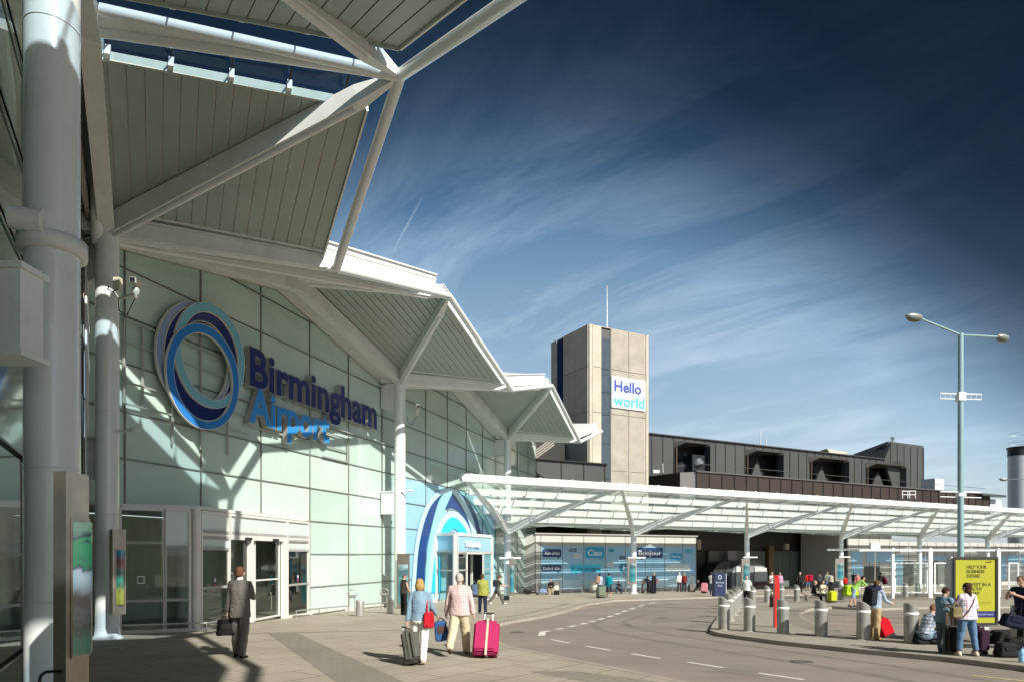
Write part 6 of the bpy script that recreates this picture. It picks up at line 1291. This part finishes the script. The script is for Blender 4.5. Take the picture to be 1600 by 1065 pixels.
far_person(951.5, 932.5, 1.68, -8, 'woman in a bright teal jacket and black skirt', top=tealc, bot=blk, shoe=fab('tan_shoe', (.5, .35, .25)), hair=dkh, hem=.76, legl=.62, female=True, L=(10, 2), Rr=(-8, 4), aR=(10, 8, 10, 0))
far_person(965, 926, 1.7, 190, 'person in slate blue squatting below the Hi bubble', top=fab('slate', (.12, .17, .25)), bot=fab('slate2', (.13, .17, .24)), hair=dkh, lean=25, L=(95, 125), Rr=(90, 120), sit=.30, ab=14, aL=(50, 10, 40, 30), aR=(50, 10, 40, 30))
far_person(1022, 926, 1.7, 25, 'woman in black holding a bag between the luggage and the Konnichiwa bubble', top=blk, bot=blk, hair=fab('fair', (.4, .3, .18)), aR=(10, 12, 10, 0), female=True)
far_person(1004, 925, 1.7, -70, 'person in dark clothes bending over a bag right of the canopy column', top=blk, bot=fab('charcoal', (.06, .06, .06)), hair=dkh, lean=62, L=(5, 5), Rr=(-5, 5), aL=(60, 5, 10, 0), aR=(60, 5, 10, 0))
suitcase(Q(1015, 926), (0, 0, R(10)), .42, .28, .85, blk, 'tall black suitcase beside the woman in black', handle=.15); suitcase(Q(1019.5, 927), (0, 0, R(-10)), .34, .26, .62, fab('dark_navy', (.015, .015, .03)), 'shorter dark suitcase in front of the woman in black')
softbag(Q(1011, 925) + Vector((0, 0, .75)), (0, R(30), 0), (.3, .18, .2), fab('navy_bag', (.015, .02, .05)), 'navy holdall resting on top of a luggage trolley right of the canopy column')
softbag(Q(1027, 926) + Vector((0, -.1, .75)), (0, 0, 0), (.16, .12, .2), fab('mauve', (.2, .14, .14)), 'mauve shoulder bag carried by the woman in black')
far_person(1061.5, 924, 1.68, 15, 'person in a white top and dark trousers below the Konnichiwa bubble', top=wh, bot=fab('plum', (.06, .03, .04)), hair=wv_h)
far_person(1069, 924, 1.66, -10, 'person in a dark jacket with red at the front, next to the one in white', top=fab('dark_red_top', (.16, .02, .02)), bot=blk, hair=fab('fair', (.4, .3, .18)), aR=(10, 10, 10, 0))
suitcase(Q(1080.5, 924), (0, 0, R(10)), .55, .35, .62, fab('taupe', (.16, .14, .12)), 'taupe suitcase at the right end of the greetings wall', handle=.2)
far_person(1091, 924, 1.55, 100, 'seated person in black at the corner of the greetings wall', top=blk, bot=blk, hair=dkh, L=(80, 80), Rr=(80, 80), sit=.4)
suitcase(Q(1100, 926), (R(-12), 0, R(-30)), .50, .30, .78, pinkc, 'pink suitcase left of the smoking board', handle=.1)
far_person(1112, 928, 1.72, -35, 'man in a white shirt and jeans half hidden by the smoking board', top=wh, bot=jean, sleeve=.5, aL=(30, 10, 60, 0))
far_person(1166.5, 946, 1.55, -40, 'man in a white T-shirt with folded arms among the bollards', top=wh, bot=blk, hair=None, hairst='', sleeve=.5, fat=1.2, aL=(25, 12, 85, 50), aR=(25, 12, 90, 50), skin=SKIN2, vox=.018)
far_person(1206, 928, 1.72, 185, 'woman in a white top facing us just left of the red post', top=fab('white_pattern', (.6, .55, .52), .4), bot=blk, hair=fab('fair2', (.3, .2, .1)), aL=(25, 8, 90, 20), aR=(25, 8, 90, 20), female=True)
far_person(1218.5, 928, 1.72, 175, 'woman in a checked top facing us just right of the red post', top=check_mat('check_mauve', (.5, .4, .5), (.25, .1, .25), .12, .4), bot=jean, aR=(10, 15, 30, 20), female=True, hairst='bob')
suitcase(Q(1208, 939), (0, 0, R(5)), .36, .26, .5, fab('cream_case', (.45, .42, .30)), 'small cream suitcase behind the red post'); suitcase(Q(1207.5, 948), (0, 0, R(25)), .3, .24, .55, fab('maroon_case', (.12, .07, .06)), 'maroon suitcase standing left of the red post')
far_person(1250, 925, 1.72, 160, 'person in black with light hair behind the far bollards', top=blk, bot=blk, hair=wv_h, fat=1.15, aR=(20, 15, 60, 10))
far_person(1262, 922, 1.66, 0, 'person in a red T-shirt and blue shorts by the dark recess', top=red, bot=jean, legl=.55, sleeve=.5, hair=dkh)
softbag(Q(1266, 922) + Vector((0, -.1, .9)), (0, 0, 0), (.2, .15, .28), fab('crimson', (.35, .01, .04)), 'crimson backpack beside the person in a red T-shirt', 'backpack', 'backpack')
far_person(1281, 922, 1.75, 30, 'person in dark clothes in the shade of the recess', top=fab('charcoal', (.06, .06, .06)), bot=blk, hair=dkh)
far_person(1292.5, 922, 1.75, 5, 'man in a grey-green T-shirt with his back to us', top=fab('sage', (.22, .27, .22)), bot=jean, sleeve=.5, legl=.6, hair=fab('fair2', (.3, .2, .1)))
far_person(1298, 923, 1.66, -20, 'woman in a pale top beside the man in a grey-green T-shirt', top=fab('stone', (.4, .38, .3)), bot=blk, hair=dkh, female=True)
bench = thing('bench', 'low bench under the two seated people beside the yellow-green suitcase', 'bench', Q(1275, 938))
build('seat', MB().box(Q(1276, 938) + Vector((0, 0, .42)), (1.6, .45, .06)), M_kerb, bench)
for s in (-.6, .6): build('leg', MB().box(Q(1276, 938) + Vector((s, 0, .2)), (.08, .4, .40)), M_steel, bench)
far_person(1270, 938, 1.7, -110, 'seated person in black with light hair on the bench', top=blk, bot=blk, hair=fab('fair', (.4, .3, .18)), L=(75, 60), Rr=(80, 70), sit=.45, lean=12, vox=.02)
far_person(1285.5, 938.5, 1.7, 200, 'seated woman in a cream top on the bench next to the yellow-green suitcase', top=fab('cream_top', (.55, .50, .36)), bot=fab('charcoal', (.06, .06, .06)), hair=fab('brown_hair', (.1, .055, .03)), L=(80, 75), Rr=(80, 75), sit=.45, aL=(40, 10, 80, 20), aR=(40, 10, 80, 20), female=True, vox=.02)
suitcase(Q(1300, 941), (0, 0, R(12)), .44, .30, .62, fab('lime', (.42, .46, .02)), 'upright yellow-green suitcase beside the bench', handle=.0)
softbag(Q(1299, 941) + Vector((0, 0, .70)), (0, 0, 0), (.15, .10, .11), blk, 'small black bag on top of the yellow-green suitcase')
far_person(1321, 922, 1.35, 0, 'child in a red top near the far canopy column', top=red, bot=blk, hair=dkh)
far_person(1334, 922, 1.74, -60, 'person in a dark jacket right of the child in red', top=blk, bot=grey, hair=dkh, aL=(30, 12, 70, 0), aR=(30, 12, 70, 0))
far_person(1340, 924, 1.6, 160, 'person in a red and white top right of the dark-jacketed one', top=fab('red_white', (.6, .22, .2), .5), bot=wh, hair=fab('fair2', (.3, .2, .1)))
far_person(1334, 948, 1.72, -95, 'person in a lime top and blue shorts bending towards the lime bag', top=fab('lime_top', (.28, .50, .10)), bot=fab('sky_shorts', (.22, .33, .45)), hair=dkh, legl=.55, lean=45, L=(8, 2), Rr=(-14, 8), sleeve=.5, aL=(40, 5, 20, 0), aR=(45, 5, 20, 0), vox=.018)
softbag(Q(1329, 937) + Vector((0, 0, .25)), (0, 0, 0), (.42, .3, .34), fab('neon_lime', (.40, .60, .02)), 'round neon lime bag beside the bending person')
far_person(1374, 926, 1.75, -60, 'person in black leaning forward under the shelter roof', top=blk, bot=grey, hair=dkh, lean=25, aR=(40, 8, 40, 0), aL=(40, 8, 40, 0))
softbag(Q(1384, 926) + Vector((0, 0, .75)), (0, R(-20), R(-60)), (.2, .15, .28), fab('burgundy', (.10, .01, .03)), 'burgundy bag held by the leaning person under the shelter')
# ---- island, near right
p = G(1367, 998); t, j = person(p, 1.52, R(-62), 'person in beige trousers with a black backpack and navy scarf beside a bollard', fab('pale_blue_shirt', (.34, .42, .52)), fab('tan_trouser', (.42, .30, .16)), fab('tan_boot', (.28, .17, .09)), fab('chestnut', (.12, .065, .03)), lean=8, hem=.88, L=(6, 2), Rr=(-6, 3), aL=(16, 8, 50, 0), aR=(20, 8, 50, 0), head=(0, 18), vox=.012, fine=True, flare=1.15)
softbag(j['chest'] + Vector((-.20, -.06, -.24)), (R(0), R(8), R(-62)), (.16, .13, .23), fab('black_pack', (.02, .022, .03)), 'large black backpack worn by the person in beige trousers', 'backpack', 'backpack', trim=blk)
softbag(j['chest'] + Vector((-.05, -.02, .10)), (0, 0, R(-62)), (.15, .13, .075), fab('navy_scarf', (.012, .018, .05)), 'navy scarf round the neck of the backpack wearer', 'scarf', 'scarf')
suitcase(G(1386, 995) + Vector((.02, 0, 0)), (0, R(-24), R(0)), .34, .30, .48, fab('scarlet_case', (.62, .008, .02), .08), 'scarlet suitcase tilted behind the person in beige trousers', handle=.1)
chk = check_mat('check_grey', (.55, .58, .62), (.10, .16, .26), .085, .45)
p = G(1443, 1006); t, j = person(p, 1.70, R(-82), 'person in a grey-blue checked shirt sitting on the ground against a bollard', chk, fab('pale_jean', (.17, .24, .32)), fab('trainer_grey', (.35, .4, .42)), fab('sandy_hair', (.22, .12, .06)), lean=24, L=(100, 128), Rr=(96, 120), sit=.24, sleeve=.5, aL=(38, 5, 55, 20), aR=(42, 5, 50, 20), head=(0, 42), vox=.012, fine=True, hem=.93, loose=.02)
softbag(G(1448, 1005) + Vector((.02, .05, 0)), (0, 0, R(5)), (.40, .26, .14), blk, 'wide black bag under the person sitting on the ground')
bs = fab('chambray', (.17, .28, .36), .15)
p = G(1474, 1019); t, j = person(p, 1.40, R(-70), 'person in a blue short-sleeved shirt looking down, facing the woman in plaid', bs, fab('jean_grey', (.11, .15, .17)), fab('grey_shoe', (.14, .17, .19)), fab('dark_brown_hair', (.05, .02, .015)), lean=4, sleeve=.5, hem=.80, aL=(12, 8, 72, 0), aR=(15, 8, 70, 10), head=(0, 34), vox=.012, fine=True, fat=1.12, flare=1.15, loose=.025)
p2 = check_mat('check_rose', (.68, .66, .70), (.55, .10, .20), .125, .22, (.25, .25, .45))
p = G(1511, 1024); t, j = person(p, 1.51, R(6), 'woman in a white and pink plaid shirt and cropped jeans', p2, fab('crop_jean', (.10, .18, .30), .3), fab('cream_pump', (.62, .50, .40)), fab('dark_brown_hair', (.05, .02, .015)), female=True, fat=1.18, hem=.86, legl=.88, L=(6, 3), Rr=(-5, 3), ab=6, aL=(26, 14, 66, 20), aR=(4, 20, 40, 10), head=(14, 0), hairst='long', vox=.012, fine=True, loose=.02)
build('crossbody_strap', MB().path([Vector((.10, -.13, .50)) , Vector((.02, -.165, .34)), Vector((-.10, -.165, .14)), Vector((-.19, -.10, .0))], .012, 6), fab('tan_strap', (.20, .13, .09)), t).location.z = .91
softbag(j['hip'] + Vector((-.27, -.06, -.02)), (0, 0, R(10)), (.12, .07, .11), fab('olive_bag', (.18, .15, .08)), 'small olive shoulder bag on the left hip of the woman in plaid', 'handbag', 'handbag', strap=[(-.08, 0, .18), (0, 0, .30), (.1, 0, .2)])
suitcase(G(1488, 1022), (0, 0, R(20)), .26, .20, .52, fab('black_case', (.018, .018, .016)), 'black suitcase with striped carrier bag on its handle between the pair', handle=.34)
b7 = thing('carrier_bag', 'cream and brown striped paper bag hanging between the talking pair', 'bag', G(1486, 1022) + Vector((0, 0, .62)))
q = Vector(b7['_o'])
for k in range(5): build('stripe_panel', MB().box(q + Vector((-.075 + .036 * k, -.02, .12)), (.035, .10 if k % 2 else .104, .26)), fab('bag_cream', (.55, .50, .42)) if k % 2 == 0 else fab('bag_brown', (.18, .10, .07)), b7)
suitcase(G(1531, 1023), (0, 0, R(14)), .26, .20, .52, fab('plum_case', (.035, .015, .03)), 'dark plum suitcase right of the woman in plaid', handle=.06)
p = G(1602, 1014); t, j = person(p, 1.66, R(115), 'man in a navy T-shirt leaning with folded arms at the right edge', fab('navy_tee', (.015, .02, .045)), blk, blk, fab('stubble_hair', (.10, .07, .05)), sleeve=.5, fat=1.15, lean=14, aL=(45, 8, 70, 35), aR=(45, 8, 75, 35), head=(0, 14), vox=.012, fine=True, skin=SKIN2, loose=.02)
softbag(j['chest'] + Vector((-.36, -.12, -.72)), (0, R(14), R(4)), (.24, .13, .15), fab('navy_leather', (.010, .012, .03)), 'navy shoulder bag hanging beside the man at the right edge', 'shoulder bag', 'shoulder_bag', strap=[(-.12, 0, .26), (.0, 0, .42), (.10, 0, .62), (.14, 0, .40), (.16, 0, .24)])
cs = [(1554, 1004, .42, .24, .13, 'flat black holdall on the kerb behind the poster foot'), (1578, 1006, .40, .26, .17, 'black holdall at the right edge behind the bag pile'), (1572, 1026, .20, .16, .16, 'nearest black rucksack at the right edge'), (1588, 1026, .22, .17, .20, 'black bag beside the water bottle at the right edge')]
for x, y, a, b, c, lb in cs: softbag(G(x, y), (0, 0, R(random.uniform(-20, 20))), (a, b, c), blk, lb, 'holdall' if 'holdall' in lb else 'bag', 'holdall' if 'holdall' in lb else 'bag', group='black bags piled at the right edge', strap=[(-a * .4, -b * .6, c * 1.3), (0, -b * .7, c * 2.1), (a * .4, -b * .6, c * 1.3)])
p = G(1597, 1034); bt = thing('water_bottle', 'large pale blue water bottle at the right edge', 'bottle', p)
build('bottle_body', MB().lathe(p, [(0, 0), (.055, 0), (.06, .02), (.06, .10), (.055, .12), (.06, .14), (.06, .20), (.02, .25), (.02, .27)], 18), mat('bottle_blue', (.25, .50, .75), .1), bt); build('cap', MB().lathe(p + ZU * .27, [(.024, 0), (.024, .025), (0, .025)], 14), M_navy, bt)
# luggage trolley by the seated person
def trolley(loc, yaw, lb, load=None):
    t = thing('luggage_trolley', lb, 'trolley', (0, 0, 0)); build('frame', MB().path([(-.25, .35, 1.0), (-.25, .30, .2), (-.2, -.45, .14), (.2, -.45, .14), (.25, .30, .2), (.25, .35, 1.0), (-.25, .35, 1.0)], .02, 8), M_gal, t)
    build('basket', MB().box((0, .25, .85), (.46, .2, .18)), M_steel, t)
    for x, y in ((-.22, .3), (.22, .3), (0, -.4)): build('wheel', MB().tube((x - .02, y, .06), (x + .02, y, .06), .06, n=14), M_black, t)
    return put(t, loc, (0, 0, yaw))
trolley(Q(846, 928.5), R(80), 'luggage trolley with a blue bag below the Xin chào bubble'); softbag(Q(848, 929) + Vector((0, 0, .16)), (0, 0, R(10)), (.30, .2, .16), fab('blue_white', (.20, .28, .42), .6), 'blue and white bag lying on the luggage trolley')
trolley(Q(1010, 925.5), R(60), 'luggage trolley carrying a navy holdall right of the canopy column')
